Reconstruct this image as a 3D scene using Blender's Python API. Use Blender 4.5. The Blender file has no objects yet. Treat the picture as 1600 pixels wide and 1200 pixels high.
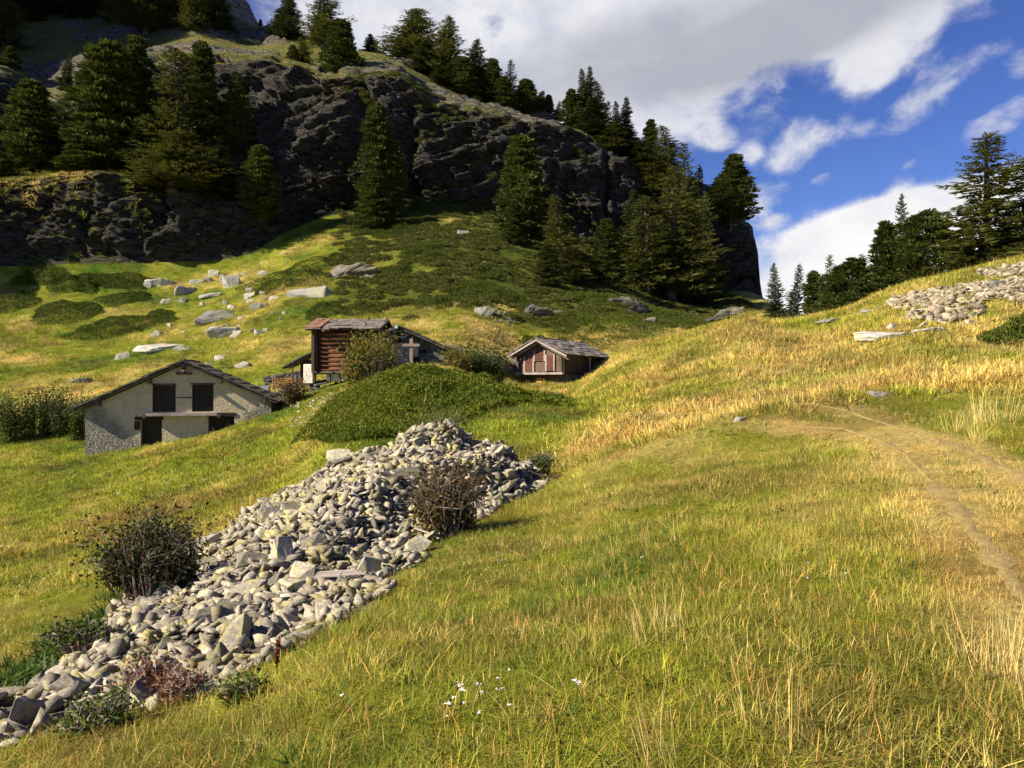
import bpy, bmesh, math, random
import numpy as np
from mathutils import Vector, Matrix, Euler, noise as mnoise
from mathutils.geometry import tessellate_polygon

SC = bpy.context.scene
COL = SC.collection
F = 1202.0                       # focal length in photo pixels (1600 wide)
R_ = math.radians

# ------------------------------------------------------------------ camera
cam = bpy.data.cameras.new('camera'); cam.sensor_width = 34.6; cam.lens = 26.0
cam.clip_start = 0.05; cam.clip_end = 9000
camo = bpy.data.objects.new('camera', cam); COL.objects.link(camo)
camo.location = (0, 0, 0); camo.rotation_euler = (R_(90), 0, 0)
SC.camera = camo
SC.view_settings.view_transform = 'Standard'; SC.view_settings.look = 'None'
SC.view_settings.gamma = 1; SC.view_settings.use_curve_mapping = False
SC.view_settings.exposure = 1.12
SC.cycles.use_denoising = True; SC.cycles.use_adaptive_sampling = True; SC.cycles.adaptive_threshold = 0.02
SC.cycles.max_bounces = 4; SC.cycles.diffuse_bounces = 2; SC.cycles.glossy_bounces = 1
SC.cycles.transmission_bounces = 2; SC.cycles.transparent_max_bounces = 4

# ------------------------------------------------------------------ sun
SUN_EL = R_(33)
SUN_H = Vector((-0.935, -0.355)).normalized()          # horizontal direction towards the sun
sd = Vector((SUN_H.x*math.cos(SUN_EL), SUN_H.y*math.cos(SUN_EL), math.sin(SUN_EL)))
sun = bpy.data.lights.new('sun', 'SUN'); sun.energy = 5.0; sun.angle = R_(0.5); sun.color = (1.0, 0.89, 0.72)
suno = bpy.data.objects.new('sun', sun); COL.objects.link(suno)
suno.rotation_euler = sd.to_track_quat('Z', 'Y').to_euler(); suno.location = sd*300

# ------------------------------------------------------------------ sky with clouds (world, by direction)
W = bpy.data.worlds.new('World'); SC.world = W; W.use_nodes = True
nt = W.node_tree; nt.nodes.clear(); N = nt.nodes.new; LK = nt.links.new
class NG:
    def __init__(s, nt): s.nt = nt
    def n(s, t, **k):
        x = s.nt.nodes.new(t)
        for a, b in k.items(): setattr(x, a, b)
        return x
    def put(s, sock, v):
        if isinstance(v, bpy.types.NodeSocket): s.nt.links.new(v, sock)
        elif v is not None: sock.default_value = v
    def m(s, op, a, b=None, c=None, clamp=False):
        x = s.n('ShaderNodeMath', operation=op); x.use_clamp = clamp
        for i, v in enumerate((a, b, c)):
            if v is not None: s.put(x.inputs[i], v)
        return x.outputs[0]
    def mix(s, f, a, b, mode='MIX'):
        x = s.n('ShaderNodeMix', data_type='RGBA', blend_type=mode)
        s.put(x.inputs[0], f); s.put(x.inputs[6], c4(a)); s.put(x.inputs[7], c4(b))
        return x.outputs[2]
    def noise(s, vec, scale, detail=4, rough=.55, dist=0, dim='3D'):
        x = s.n('ShaderNodeTexNoise', noise_dimensions=dim); s.put(x.inputs['Vector'], vec)
        x.inputs['Scale'].default_value = scale; x.inputs['Detail'].default_value = detail
        x.inputs['Roughness'].default_value = rough; x.inputs['Distortion'].default_value = dist
        return x.outputs['Fac']
    def mapr(s, v, a, b, c=0, d=1, interp='SMOOTHSTEP'):
        x = s.n('ShaderNodeMapRange', interpolation_type=interp); x.clamp = True
        s.put(x.inputs[0], v)
        for i, q in enumerate((a, b, c, d)): s.put(x.inputs[i+1], q)
        return x.outputs[0]
    def mapping(s, vec, scale=(1,1,1), rot=(0,0,0)):
        x = s.n('ShaderNodeMapping'); s.put(x.inputs[0], vec)
        x.inputs['Scale'].default_value = scale; x.inputs['Rotation'].default_value = rot
        return x.outputs[0]
    def ramp(s, f, stops):
        x = s.n('ShaderNodeValToRGB'); s.put(x.inputs[0], f)
        e = x.color_ramp.elements
        while len(e) > 1: e.remove(e[-1])
        e[0].position = stops[0][0]; e[0].color = c4(stops[0][1])
        for p, c in stops[1:]:
            q = e.new(p); q.color = c4(c)
        return x.outputs[0]
def c4(c):
    if isinstance(c, (tuple, list)) and len(c) == 3: return (c[0], c[1], c[2], 1)
    return c
g = NG(nt)
tc = g.n('ShaderNodeTexCoord').outputs['Generated']
sky = g.n('ShaderNodeTexSky', sky_type='NISHITA'); sky.sun_disc = False
sky.sun_elevation = SUN_EL; sky.sun_rotation = math.atan2(SUN_H.x, SUN_H.y)
sky.altitude = 2200; sky.air_density = 1.0; sky.dust_density = 0.2; sky.ozone_density = 3.0
sx = g.n('ShaderNodeSeparateXYZ'); LK(tc, sx.inputs[0])
AZ = g.m('ARCTAN2', sx.outputs[0], sx.outputs[1]); EL = g.m('ARCSINE', sx.outputs[2])
_c = g.n('ShaderNodeCombineXYZ'); g.put(_c.inputs[0], AZ); g.put(_c.inputs[1], EL); AE = _c.outputs[0]
W.cycles.sampling_method = 'MANUAL'; W.cycles.sample_map_resolution = 512
def dirpx(u, v):
    x, y, z = (u-800)/F, 1.0, (600-v)/F
    return math.atan2(x, y), math.asin(z/math.sqrt(x*x+y*y+z*z))
def blob(u, v, ru, rv, ang=0, amp=1.0):
    a, e = dirpx(u, v)
    x = g.n('ShaderNodeMapping', vector_type='TEXTURE'); g.put(x.inputs[0], AE)
    x.inputs['Location'].default_value = (a, e, 0); x.inputs['Rotation'].default_value = (0, 0, R_(ang)); x.inputs['Scale'].default_value = (ru/F, rv/F, 1)
    d = g.n('ShaderNodeVectorMath', operation='DOT_PRODUCT'); g.put(d.inputs[0], x.outputs[0]); g.put(d.inputs[1], x.outputs[0])
    return g.mapr(d.outputs['Value'], 0.0, 1.9, amp, 0)
def total(bl):
    s = bl[0]
    for b in bl[1:]: s = g.m('ADD', s, b)
    return s
main = total([blob(820, 10, 470, 150, 4, 1.5), blob(1170, -20, 280, 100, 10, 1.4), blob(1420, -95, 190, 120, 20, 1.2),
              blob(1050, 150, 100, 60, 8, .75), blob(560, -20, 190, 110, 0, .8), blob(1350, 110, 40, 40, 45, .85), blob(1400,70,60,34,35,.6), blob(1085,200,70,34,0,.55), blob(880,130,150,70,-15,.8), blob(430,20,60,40,0,-1.0)])
puffs = total([blob(1246, 226, 46, 28, 40, .58), blob(1312, 205, 52, 20, 20, .42), blob(1460,120,60,24,25,.45), blob(1190,190,40,20,20,.35), blob(1285,281,16,10,20,.5), blob(1440,245,22,8,25,.5), blob(1408, 183, 60, 20, 18, .5), blob(1500, 112, 56, 22, 20, .26),
               blob(1575, 182, 75, 20, 28, .85), blob(1596, 100, 22, 16, 10, .6), blob(1412, 276, 14, 22, -28, .5), blob(1190, 150, 40, 22, 30, .5), blob(1120, 215, 30, 18, 0, .55),
               blob(1180, 310, 45, 22, 12, .85), blob(1185, 345, 38, 14, 0, .7), blob(1170, 240, 22, 14, 0, .5),
               blob(2300, 150, 260, 80, 10, .9), blob(-900, 60, 500, 150, 0, .9)])
low = total([blob(1300, 440, 200, 95, 14, 1.4), blob(1450, 350, 170, 55, 14, 1.2), blob(1600, 380, 130, 80, 0, 1.1), blob(1360, 330, 70, 12, 15, .5), blob(1290,372,60,30,15,.5)])
nv = g.mapping(tc, (1, 1, 1.5))
n1 = g.noise(nv, 5.5, 9, .62, .25)
n2 = g.noise(nv, 17.0, 7, .62, .4)
nn = g.m('ADD', g.m('MULTIPLY', g.m('SUBTRACT', n1, .5), 1.5), g.m('MULTIPLY', g.m('SUBTRACT', n2, .5), 1.9))
dens = g.m('ADD', total([main, puffs, low]), g.m('ADD', nn, g.m('MULTIPLY', blob(765, 42, 34, 20, 0, 1), -1.35)))
# elsewhere on the dome (behind the camera) some loose cloud too
back = g.mapr(sx.outputs[1], .2, -.5, 0, .08)
dens = g.m('ADD', dens, back)
cover = g.mapr(dens, .18, 1.25)
greyc = g.m('MULTIPLY', total([blob(1060, 80, 270, 62, 7, 1.0), blob(1300, 25, 220, 48, 14, .55)]),
            g.mapr(g.noise(nv, 4.0, 5, .55, .3), .25, .65, .55, 1.0))
tex = g.mapr(g.m('ADD', n1, g.m('MULTIPLY', g.m('SUBTRACT', n2, .5), .6)), .30, .72)
lowm = g.mapr(low, .25, .8)
CS = 7.2
bright = g.mix(tex, (0.68*CS, 0.71*CS, 0.85*CS), (1.0*CS, 1.0*CS, 1.04*CS))
bright = g.mix(g.m('MULTIPLY', lowm, g.mapr(n1, .3, .6, .45, 1.0)), bright, (1.16*CS, 1.15*CS, 1.15*CS))
greym = g.m('MINIMUM', greyc, .82)
cloudc = g.mix(greym, bright, (0.47*CS, 0.485*CS, 0.57*CS))
hs = g.n('ShaderNodeHueSaturation'); hs.inputs['Hue'].default_value = 0.522; hs.inputs['Saturation'].default_value = 1.2; hs.inputs['Value'].default_value = 1.12
LK(sky.outputs[0], hs.inputs['Color'])
skyc = g.mix(cover, hs.outputs[0], cloudc)
bg = g.n('ShaderNodeBackground'); bg.inputs['Strength'].default_value = 0.055
LK(skyc, bg.inputs['Color'])
wo = g.n('ShaderNodeOutputWorld'); LK(bg.outputs[0], wo.inputs[0])

# ------------------------------------------------------------------ helpers
rng = np.random.default_rng(7); random.seed(7)

def hash3(i, j, k):
    h = (i.astype(np.int64)*374761393 + j.astype(np.int64)*668265263 + k.astype(np.int64)*2147483647) & 0xffffffff
    h = ((h ^ (h >> 13))*1274126177) & 0xffffffff
    h = (h ^ (h >> 16)) & 0xffffffff
    return h/4294967295.0
def vnoise(x, y, z=0.0):
    x, y, z = np.broadcast_arrays(np.asarray(x, float), np.asarray(y, float), np.asarray(z, float))
    i, j, k = np.floor(x), np.floor(y), np.floor(z)
    fx, fy, fz = x-i, y-j, z-k
    fx, fy, fz = (t*t*(3-2*t) for t in (fx, fy, fz))
    i, j, k = i.astype(np.int64), j.astype(np.int64), k.astype(np.int64)
    def L(a, b, t): return a+(b-a)*t
    c00 = L(hash3(i, j, k), hash3(i+1, j, k), fx); c10 = L(hash3(i, j+1, k), hash3(i+1, j+1, k), fx)
    c01 = L(hash3(i, j, k+1), hash3(i+1, j, k+1), fx); c11 = L(hash3(i, j+1, k+1), hash3(i+1, j+1, k+1), fx)
    return L(L(c00, c10, fy), L(c01, c11, fy), fz)*2-1
def fbm(x, y, z=0.0, o=4, gain=.5):
    s = 0; a = 1; f = 1; t = 0
    for q in range(o):
        s = s+a*vnoise(np.asarray(x)*f+17.3*q, np.asarray(y)*f-9.1*q, np.asarray(z)*f+3.7*q); t += a; a *= gain; f *= 2.03
    return s/t

def tag(o, label=None, cat=None, group=None, kind=None):
    if label: o['label'] = label
    if cat: o['category'] = cat
    if group: o['group'] = group
    if kind: o['kind'] = kind
    return o
def empty(name, loc, rz=0.0):
    o = bpy.data.objects.new(name, None); o.empty_display_size = .3
    o.location = loc; o.rotation_euler = (0, 0, rz); COL.objects.link(o); return o
def link(name, me, parent=None):
    o = bpy.data.objects.new(name, me); COL.objects.link(o)
    if parent: o.parent = parent
    return o
def mesh_np(name, V, Q=None, T=None, mat=None, smooth=False, attrs=None):
    """mesh from numpy: V (n,3), Q (m,4) quads, T (k,3) tris; attrs {name:(domain,type,array)}"""
    me = bpy.data.meshes.new(name)
    V = np.asarray(V, np.float32)
    Q = np.zeros((0, 4), np.int32) if Q is None else np.asarray(Q, np.int32).reshape(-1, 4)
    T = np.zeros((0, 3), np.int32) if T is None else np.asarray(T, np.int32).reshape(-1, 3)
    me.vertices.add(len(V)); me.vertices.foreach_set('co', V.ravel())
    nl = Q.size+T.size
    me.loops.add(nl); me.loops.foreach_set('vertex_index', np.concatenate([Q.ravel(), T.ravel()]).astype(np.int32))
    me.polygons.add(len(Q)+len(T))
    st = np.concatenate([np.arange(len(Q))*4, Q.size+np.arange(len(T))*3]).astype(np.int32)
    me.polygons.foreach_set('loop_start', st)
    if smooth: me.polygons.foreach_set('use_smooth', np.ones(len(Q)+len(T), bool))
    me.update(calc_edges=True)
    for k, (dom, ty, arr) in (attrs or {}).items():
        a = me.attributes.new(k, ty, dom)
        arr = np.asarray(arr, np.float32)
        if ty == 'FLOAT': a.data.foreach_set('value', arr.ravel())
        elif ty == 'FLOAT_COLOR': a.data.foreach_set('color', arr.ravel())
        elif ty == 'FLOAT_VECTOR': a.data.foreach_set('vector', arr.ravel())
        elif ty == 'INT': a.data.foreach_set('value', arr.astype(np.int32).ravel())
    if mat: me.materials.append(mat)
    return me
class MB:
    """collects boxes, beams and tubes and links them as one mesh object"""
    def __init__(s): s.v = []; s.f = []
    def add(s, vs, fs):
        b = len(s.v); s.v += [tuple(p) for p in vs]; s.f += [tuple(i+b for i in q) for q in fs]; return s
    def box(s, x0, x1, y0, y1, z0, z1):
        return s.add([(x0,y0,z0),(x1,y0,z0),(x1,y1,z0),(x0,y1,z0),(x0,y0,z1),(x1,y0,z1),(x1,y1,z1),(x0,y1,z1)],
                     [(0,3,2,1),(4,5,6,7),(0,1,5,4),(1,2,6,5),(2,3,7,6),(3,0,4,7)])
    def obox(s, c, size, rot=(0,0,0)):
        M = Euler(rot).to_matrix(); hx, hy, hz = (q/2 for q in size); c = Vector(c)
        P = [c+M@Vector((sx_*hx, sy*hy, sz*hz)) for sz in (-1,1) for sx_, sy in ((-1,-1),(1,-1),(1,1),(-1,1))]
        return s.add(P, [(0,3,2,1),(4,5,6,7),(0,1,5,4),(1,2,6,5),(2,3,7,6),(3,0,4,7)])
    def tube(s, p0, p1, r0, r1=None, n=9):
        r1 = r0 if r1 is None else r1
        p0, p1 = Vector(p0), Vector(p1); d = (p1-p0).normalized()
        a = d.orthogonal().normalized(); b = d.cross(a); vs = []
        for p, r in ((p0, r0), (p1, r1)):
            for k in range(n):
                t = 2*math.pi*k/n; vs.append(p+a*(r*math.cos(t))+b*(r*math.sin(t)))
        fs = [(k, (k+1) % n, n+(k+1) % n, n+k) for k in range(n)]+[tuple(reversed(range(n))), tuple(range(n, 2*n))]
        return s.add(vs, fs)
    def prism(s, poly, y0, y1):
        """polygon in x,z (ccw seen from -y) pulled from y0 to y1"""
        n = len(poly)
        vs = [(x, y0, z) for x, z in poly]+[(x, y1, z) for x, z in poly]
        return s.add(vs, [tuple(range(n)), tuple(reversed(range(n, 2*n)))]+[(k, n+k, n+(k+1) % n, (k+1) % n) for k in range(n)])
    def holed(s, outer, holes, y0, y1):
        """upright wall slab with openings"""
        loops = [outer]+holes
        tri = tessellate_polygon([[Vector((x, z, 0)) for x, z in l] for l in loops])
        flat = [p for l in loops for p in l]; n = len(flat)
        vs = [(x, y0, z) for x, z in flat]+[(x, y1, z) for x, z in flat]; fs = []
        for t in tri:
            fs.append(tuple(t)); fs.append(tuple(n+i for i in reversed(t)))
        b = 0
        for l in loops:
            m = len(l)
            for k in range(m): fs.append((b+k, b+(k+1) % m, n+b+(k+1) % m, n+b+k))
            b += m
        return s.add(vs, fs)
    def build(s, name, mat, parent=None, smooth=False, bevel=0):
        me = bpy.data.meshes.new(name); me.from_pydata(s.v, [], s.f)
        bm = bmesh.new(); bm.from_mesh(me); bmesh.ops.recalc_face_normals(bm, faces=bm.faces); bm.to_mesh(me); bm.free()
        if smooth:
            for p in me.polygons: p.use_smooth = True
        me.materials.append(mat); o = link(name, me, parent)
        if bevel:
            md = o.modifiers.new('bevel', 'BEVEL'); md.width = bevel; md.segments = 1; md.limit_method = 'ANGLE'
        return o

# ------------------------------------------------------------------ materials
def new_mat(name, rough=.85):
    m = bpy.data.materials.new(name); m.use_nodes = True
    nt = m.node_tree; b = nt.nodes['Principled BSDF']; b.inputs['Roughness'].default_value = rough
    b.inputs['Specular IOR Level'].default_value = .25
    return m, NG(nt), b
def bump(g, b, h, strength=.5, dist=.05):
    x = g.n('ShaderNodeBump'); x.inputs['Strength'].default_value = strength; x.inputs['Distance'].default_value = dist
    g.put(x.inputs['Height'], h); g.put(b.inputs['Normal'], x.outputs[0])
def texco(g, w='Object'): return g.n('ShaderNodeTexCoord').outputs[w]
def geo_pos(g): return g.n('ShaderNodeNewGeometry').outputs['Position']
def attr(g, name, ty='GEOMETRY'):
    x = g.n('ShaderNodeAttribute'); x.attribute_type = ty; x.attribute_name = name; return x
def leaf_mat(name, ca, cb, trans=.35, cc=None, rough=.7):
    """foliage: colour runs between ca and cb per leaf ('rnd') and per plant"""
    m, g, b = new_mat(name, rough); b.inputs['Specular IOR Level'].default_value = .15
    r = attr(g, 'rnd').outputs['Fac']; oi = g.n('ShaderNodeObjectInfo').outputs['Random']
    f = g.m('ADD', g.m('MULTIPLY', r, .75), g.m('MULTIPLY', oi, .25))
    c = g.mix(f, ca, cb)
    if cc: c = g.mix(g.mapr(r, .86, .97), c, cc)
    g.put(b.inputs['Base Color'], c)
    t = g.n('ShaderNodeBsdfTranslucent'); g.put(t.inputs['Color'], c)
    mx = g.n('ShaderNodeMixShader'); mx.inputs[0].default_value = trans
    out = [n for n in g.nt.nodes if n.type == 'OUTPUT_MATERIAL'][0]
    g.nt.links.new(b.outputs[0], mx.inputs[1]); g.nt.links.new(t.outputs[0], mx.inputs[2]); g.nt.links.new(mx.outputs[0], out.inputs[0])
    return m
def wood_mat(name, ca, cb, scale=(1, 1, 12), rough=.8):
    m, g, b = new_mat(name, rough)
    v = g.mapping(texco(g), scale)
    n = g.noise(v, 2.5, 6, .6, .4); n2 = g.noise(texco(g), .9, 3)
    c = g.mix(g.mapr(n, .3, .7), ca, cb); c = g.mix(g.mapr(n2, .45, .75, 0, .6), c, tuple(x*.45 for x in ca))
    g.put(b.inputs['Base Color'], c); bump(g, b, n, .6, .02); return m
def stone_mat(name, ca, cb, cc=None, lich=None, scale=1.0, space='Object', bstr=.7):
    m, g, b = new_mat(name, .9)
    p = texco(g) if space == 'Object' else geo_pos(g)
    oi = g.n('ShaderNodeObjectInfo').outputs['Random']
    n = g.noise(p, 3.0*scale, 8, .62); n2 = g.noise(p, 14*scale, 6, .65); n3 = g.noise(p, 1.3*scale, 3)
    c = g.mix(g.mapr(n, .32, .68), ca, cb)
    if cc: c = g.mix(g.mapr(n2, .5, .72, 0, .8), c, cc)
    if lich: c = g.mix(g.mapr(g.m('ADD', n3, g.m('MULTIPLY', n2, .25)), .62, .74, 0, .75), c, lich)
    br = attr(g, 'rnd').outputs['Fac']
    c = g.mix(1.0, c, g.mix(g.m('FRACT', g.m('ADD', oi, br)), (.52, .51, .5), (1.4, 1.35, 1.24)), 'MULTIPLY')
    g.put(b.inputs['Base Color'], c)
    bump(g, b, g.m('ADD', n, g.m('MULTIPLY', n2, .5)), bstr, .05); return m

M = {}
# meadow: vertex colour 'col' carries the grass colour field
m, g, b = new_mat('meadow_turf', .95)
c = attr(g, 'col').outputs['Color']; p = geo_pos(g)
n1_ = g.noise(p, 9, 5, .7); n2_ = g.noise(p, 1.1, 6, .65); n3_ = g.noise(g.mapping(p, (2.2, 2.2, .6)), 30, 3, .7)
c = g.mix(1.0, c, g.ramp(n1_, [(.28, (.5, .52, .42)), (.5, (1, 1, 1)), (.72, (1.45, 1.3, 1.05))]), 'MULTIPLY')
c = g.mix(1.0, c, g.ramp(n2_, [(.3, (.62, .7, .55)), (.55, (1, 1, 1)), (.75, (1.25, 1.12, .95))]), 'MULTIPLY')
g.put(b.inputs['Base Color'], c); b.inputs['Specular IOR Level'].default_value = .05
bump(g, b, g.m('ADD', n1_, g.m('MULTIPLY', n3_, .6)), .9, .12); M['meadow'] = m
# cliff rock with tilted beds and moss on its shelves
def rock_face(name, ca, cb, cw, moss, mossy=(.55, .8), sc=1.0):
    m, g, b = new_mat(name, .92); p = geo_pos(g)
    pr = g.mapping(p, (.35*sc, .35*sc, 1.6*sc), (R_(12), R_(24), 0))
    s1 = g.noise(pr, 1.2, 8, .65, .8); s2 = g.noise(pr, 4.5, 6, .7, .5); s3 = g.noise(p, .12*sc, 4, .6)
    vert = g.noise(g.mapping(p, (.9, .9, .1)), 1.0, 5, .6)
    fine = g.noise(g.mapping(p, (.5*sc, .5*sc, 4.5*sc), (R_(8), R_(24), 0)), 1.6, 7, .7, .6)
    cr = g.n('ShaderNodeTexVoronoi', feature='DISTANCE_TO_EDGE'); cr.inputs['Scale'].default_value = 1.0
    warp = g.n('ShaderNodeVectorMath', operation='ADD'); g.put(warp.inputs[0], g.mapping(p, (.32*sc, .32*sc, 1.0*sc), (R_(10), R_(24), 0)))
    wn = g.n('ShaderNodeTexNoise'); g.put(wn.inputs['Vector'], p); wn.inputs['Scale'].default_value = .5*sc; wn.inputs['Detail'].default_value = 6
    g.put(warp.inputs[1], wn.outputs['Color']); g.put(cr.inputs['Vector'], warp.outputs[0])
    crack = g.mapr(cr.outputs['Distance'], .0, .09, 1, 0)
    c = g.mix(g.mapr(s1, .35, .65), ca, cb); c = g.mix(g.mapr(s2, .56, .70, 0, .8), c, cw)
    c = g.mix(g.mapr(s3, .52, .7, 0, .55), c, tuple(q*f for q, f in zip(cb, (1.35, 1.0, .68)))); c = g.mix(g.mapr(vert, .55, .75, 0, .6), c, tuple(q*.4 for q in ca))
    c = g.mix(g.mapr(fine, .30, .48, .85, 0), c, tuple(q*.3 for q in ca)); c = g.mix(g.m('MULTIPLY', crack, .85), c, tuple(q*.2 for q in ca))
    nz = g.n('ShaderNodeSeparateXYZ'); g.put(nz.inputs[0], g.n('ShaderNodeNewGeometry').outputs['Normal'])
    mm = g.mapr(g.m('ADD', nz.outputs[2], g.m('MULTIPLY', g.m('SUBTRACT', g.noise(p, .9, 5, .65), .5), .7)), mossy[0], mossy[1])
    if name.startswith('hill'): mm = g.m('MULTIPLY', mm, g.m('SUBTRACT', 1.0, g.m('MULTIPLY', attr(g, 'rocky').outputs['Fac'], g.mapr(g.noise(p, .8, 5, .65), .3, .6, .5, 1.0))))
    mc = g.mix(g.mapr(g.noise(p, .35, 7, .7), .40, .68), moss, tuple(q*f for q, f in zip(moss, (2.1, 1.5, 1.6) if name.startswith('hill') else (1.5, 1.15, 1.2))))
    c = g.mix(mm, c, mc); g.put(b.inputs['Base Color'], c)
    bump(g, b, g.m('ADD', g.m('MULTIPLY', s1, 1.2), g.m('ADD', g.m('MULTIPLY', fine, 1.5), g.m('MULTIPLY', crack, -.7))), 1.0, .8); return m
M['cliff'] = rock_face('cliff_rock', (.052, .047, .041), (.115, .102, .085), (.29, .25, .20), (.05, .065, .014), (.60, .84))
M['upper'] = rock_face('hillside_turf_and_rock', (.16, .145, .125), (.27, .25, .215), (.38, .35, .3), (.12, .14, .026), (.25, .6))
M['peak'] = rock_face('peak_rock', (.13, .12, .115), (.22, .2, .19), (.32, .3, .27), (.06, .07, .02), (.8, 1.1), .35)
M['stone'] = stone_mat('heap_stone', (.24, .222, .188), (.50, .47, .39), (.10, .092, .08), (.42, .39, .16), 1.6)
M['rubble'] = stone_mat('rubble_stone', (.22, .198, .162), (.43, .395, .325), (.10, .092, .078), (.33, .30, .12), 2.0, 'World')
M['scree'] = stone_mat('scree_stone', (.24, .205, .155), (.38, .33, .255), (.12, .10, .075), None, 2.0, 'World')
M['boulder'] = stone_mat('boulder_stone', (.22, .216, .21), (.40, .39, .37), (.11, .106, .10), (.30, .30, .2), .8)
M['darkrock'] = stone_mat('dark_rock', (.07, .065, .06), (.15, .14, .125), (.035, .033, .03), (.2, .19, .12), .9)
M['wallstone'] = stone_mat('dry_wall_stone', (.13, .13, .125), (.27, .26, .24), (.06, .06, .06), None, 2.0)
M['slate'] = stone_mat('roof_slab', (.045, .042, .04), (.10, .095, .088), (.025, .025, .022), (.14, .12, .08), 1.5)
M['slate_lit'] = stone_mat('roof_slab_lit_tone', (.16, .145, .135), (.30, .27, .25), (.15, .095, .065), None, 1.5)  # paler copy of the slab colour, sunlight on the roofs put into it
# limewashed rubble masonry
m, g, b = new_mat('limewashed_masonry', .9); p = texco(g)
vo = g.n('ShaderNodeTexVoronoi', feature='DISTANCE_TO_EDGE'); g.put(vo.inputs['Vector'], g.mapping(p, (4.2, 4.2, 11))); vo.inputs['Scale'].default_value = 1.0
vc = g.n('ShaderNodeTexVoronoi'); g.put(vc.inputs['Vector'], g.mapping(p, (4.2, 4.2, 11))); vc.inputs['Scale'].default_value = 1.0
sxx = g.n('ShaderNodeSeparateXYZ'); g.put(sxx.inputs[0], p)
st = g.mix(vc.outputs['Color'], (.24, .215, .17), (.43, .40, .34))
st = g.mix(g.mapr(vo.outputs['Distance'], .02, .09, 1, 0), st, (.17, .15, .115))
pl = g.mix(g.mapr(g.noise(p, 3, 6, .6), .35, .7), (.54, .46, .31), (.44, .365, .24))
pl = g.mix(g.mapr(g.noise(g.mapping(p, (1.2, 1.2, 5.5)), 3.2, 4, .6), .63, .69), pl, (.15, .125, .09))
xm = g.m('ABSOLUTE', sxx.outputs[0])
mask = g.mapr(g.m('ADD', g.m('SUBTRACT', g.m('MULTIPLY', xm, .40), g.m('MULTIPLY', sxx.outputs[2], .42)), g.m('MULTIPLY', g.noise(p, 1.6, 5, .6), .9)), .75, 1.15)
c = g.mix(mask, pl, st); g.put(b.inputs['Base Color'], c)
bump(g, b, g.m('ADD', g.m('MULTIPLY', g.mapr(vo.outputs['Distance'], 0, .16), g.m('ADD', g.m('MULTIPLY', mask, .75), .25)), g.m('MULTIPLY', g.noise(p, 9, 5, .6), .6)), .8, .05); M['limewash'] = m
m, g, b = new_mat('grey_rubble_masonry', .92); p = texco(g)
vo = g.n('ShaderNodeTexVoronoi', feature='DISTANCE_TO_EDGE'); g.put(vo.inputs['Vector'], g.mapping(p, (2.8, 2.8, 7))); vo.inputs['Scale'].default_value = 1.0
vc = g.n('ShaderNodeTexVoronoi'); g.put(vc.inputs['Vector'], g.mapping(p, (2.8, 2.8, 7))); vc.inputs['Scale'].default_value = 1.0
c = g.mix(g.mapr(vo.outputs['Distance'], .02, .1, 1, 0), g.mix(vc.outputs['Color'], (.13, .125, .115), (.28, .26, .23)), (.05, .048, .04))
g.put(b.inputs['Base Color'], c); bump(g, b, g.mapr(vo.outputs['Distance'], 0, .16), 1.0, .06); M['rubblewall'] = m
M['white'] = stone_mat('whitewashed_stone', (.62, .58, .5), (.74, .7, .62), (.42, .38, .32), None, 1.5)
M['plaster'] = stone_mat('grey_plaster', (.40, .38, .34), (.52, .5, .45), (.3, .28, .25), None, 1.0)
M['log'] = wood_mat('sunburnt_log', (.17, .062, .026), (.058, .028, .017), (.5, 6, 12))
M['logdark'] = wood_mat('dark_old_log', (.06, .042, .03), (.12, .085, .06), (.8, 6, 10))
M['rust'] = stone_mat('rust_brown_slab', (.20, .095, .06), (.30, .17, .12), (.30, .25, .2), None, 2.0)
M['plank'] = wood_mat('grey_brown_plank', (.10, .066, .045), (.165, .115, .08), (1, 1, 9))
M['door'] = wood_mat('red_brown_door', (.14, .055, .03), (.085, .034, .02), (9, 1, 1))
M['shutter'] = wood_mat('black_brown_shutter', (.022, .016, .012), (.04, .03, .022), (10, 1, 1))
M['beam'] = wood_mat('weathered_beam', (.075, .055, .04), (.14, .11, .085), (2, 6, 6))
M['greywood'] = wood_mat('silver_grey_wood', (.26, .22, .19), (.40, .35, .31), (1, 6, 6))
M['cross'] = wood_mat('bleached_cross_wood', (.22, .165, .13), (.31, .24, .19), (6, 6, 1))
M['sawn'] = wood_mat('fresh_sawn_wood', (.55, .28, .08), (.42, .19, .05), (4, 4, 4))
M['bluegrey'] = wood_mat('blue_grey_boards', (.24, .26, .30), (.34, .36, .40), (1, 1, 8))
m, g, b = new_mat('panel_glass', .25); b.inputs['Base Color'].default_value = (.03, .035, .04, 1); M['glass'] = m
m, g, b = new_mat('white_frame', .5); b.inputs['Base Color'].default_value = (.7, .7, .68, 1); M['whiteframe'] = m
M['bark'] = wood_mat('conifer_bark', (.075, .055, .04), (.13, .10, .075), (5, 5, 1))
M['twig'] = wood_mat('bare_grey_twig', (.26, .21, .17), (.36, .30, .25), (5, 5, 1))
M['arolla'] = leaf_mat('stone_pine_needles', (.026, .044, .010), (.115, .135, .027), .25)
M['spruce'] = leaf_mat('spruce_needles', (.021, .035, .010), (.07, .088, .02), .2)
M['larch'] = leaf_mat('larch_needles', (.045, .06, .011), (.13, .135, .022), .3)
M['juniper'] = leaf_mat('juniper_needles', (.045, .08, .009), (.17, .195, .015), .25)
M['juniperdark'] = leaf_mat('dark_green_juniper_needles', (.024, .046, .007), (.095, .12, .013), .2)  # darker green of the slope junipers, used for the house bushes too
M['bushgreen'] = leaf_mat('bush_leaves', (.04, .065, .012), (.09, .12, .022), .35)
M['bushrose'] = leaf_mat('rose_bush_leaves', (.10, .12, .018), (.22, .20, .035), .35, (.32, .09, .03))
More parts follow.
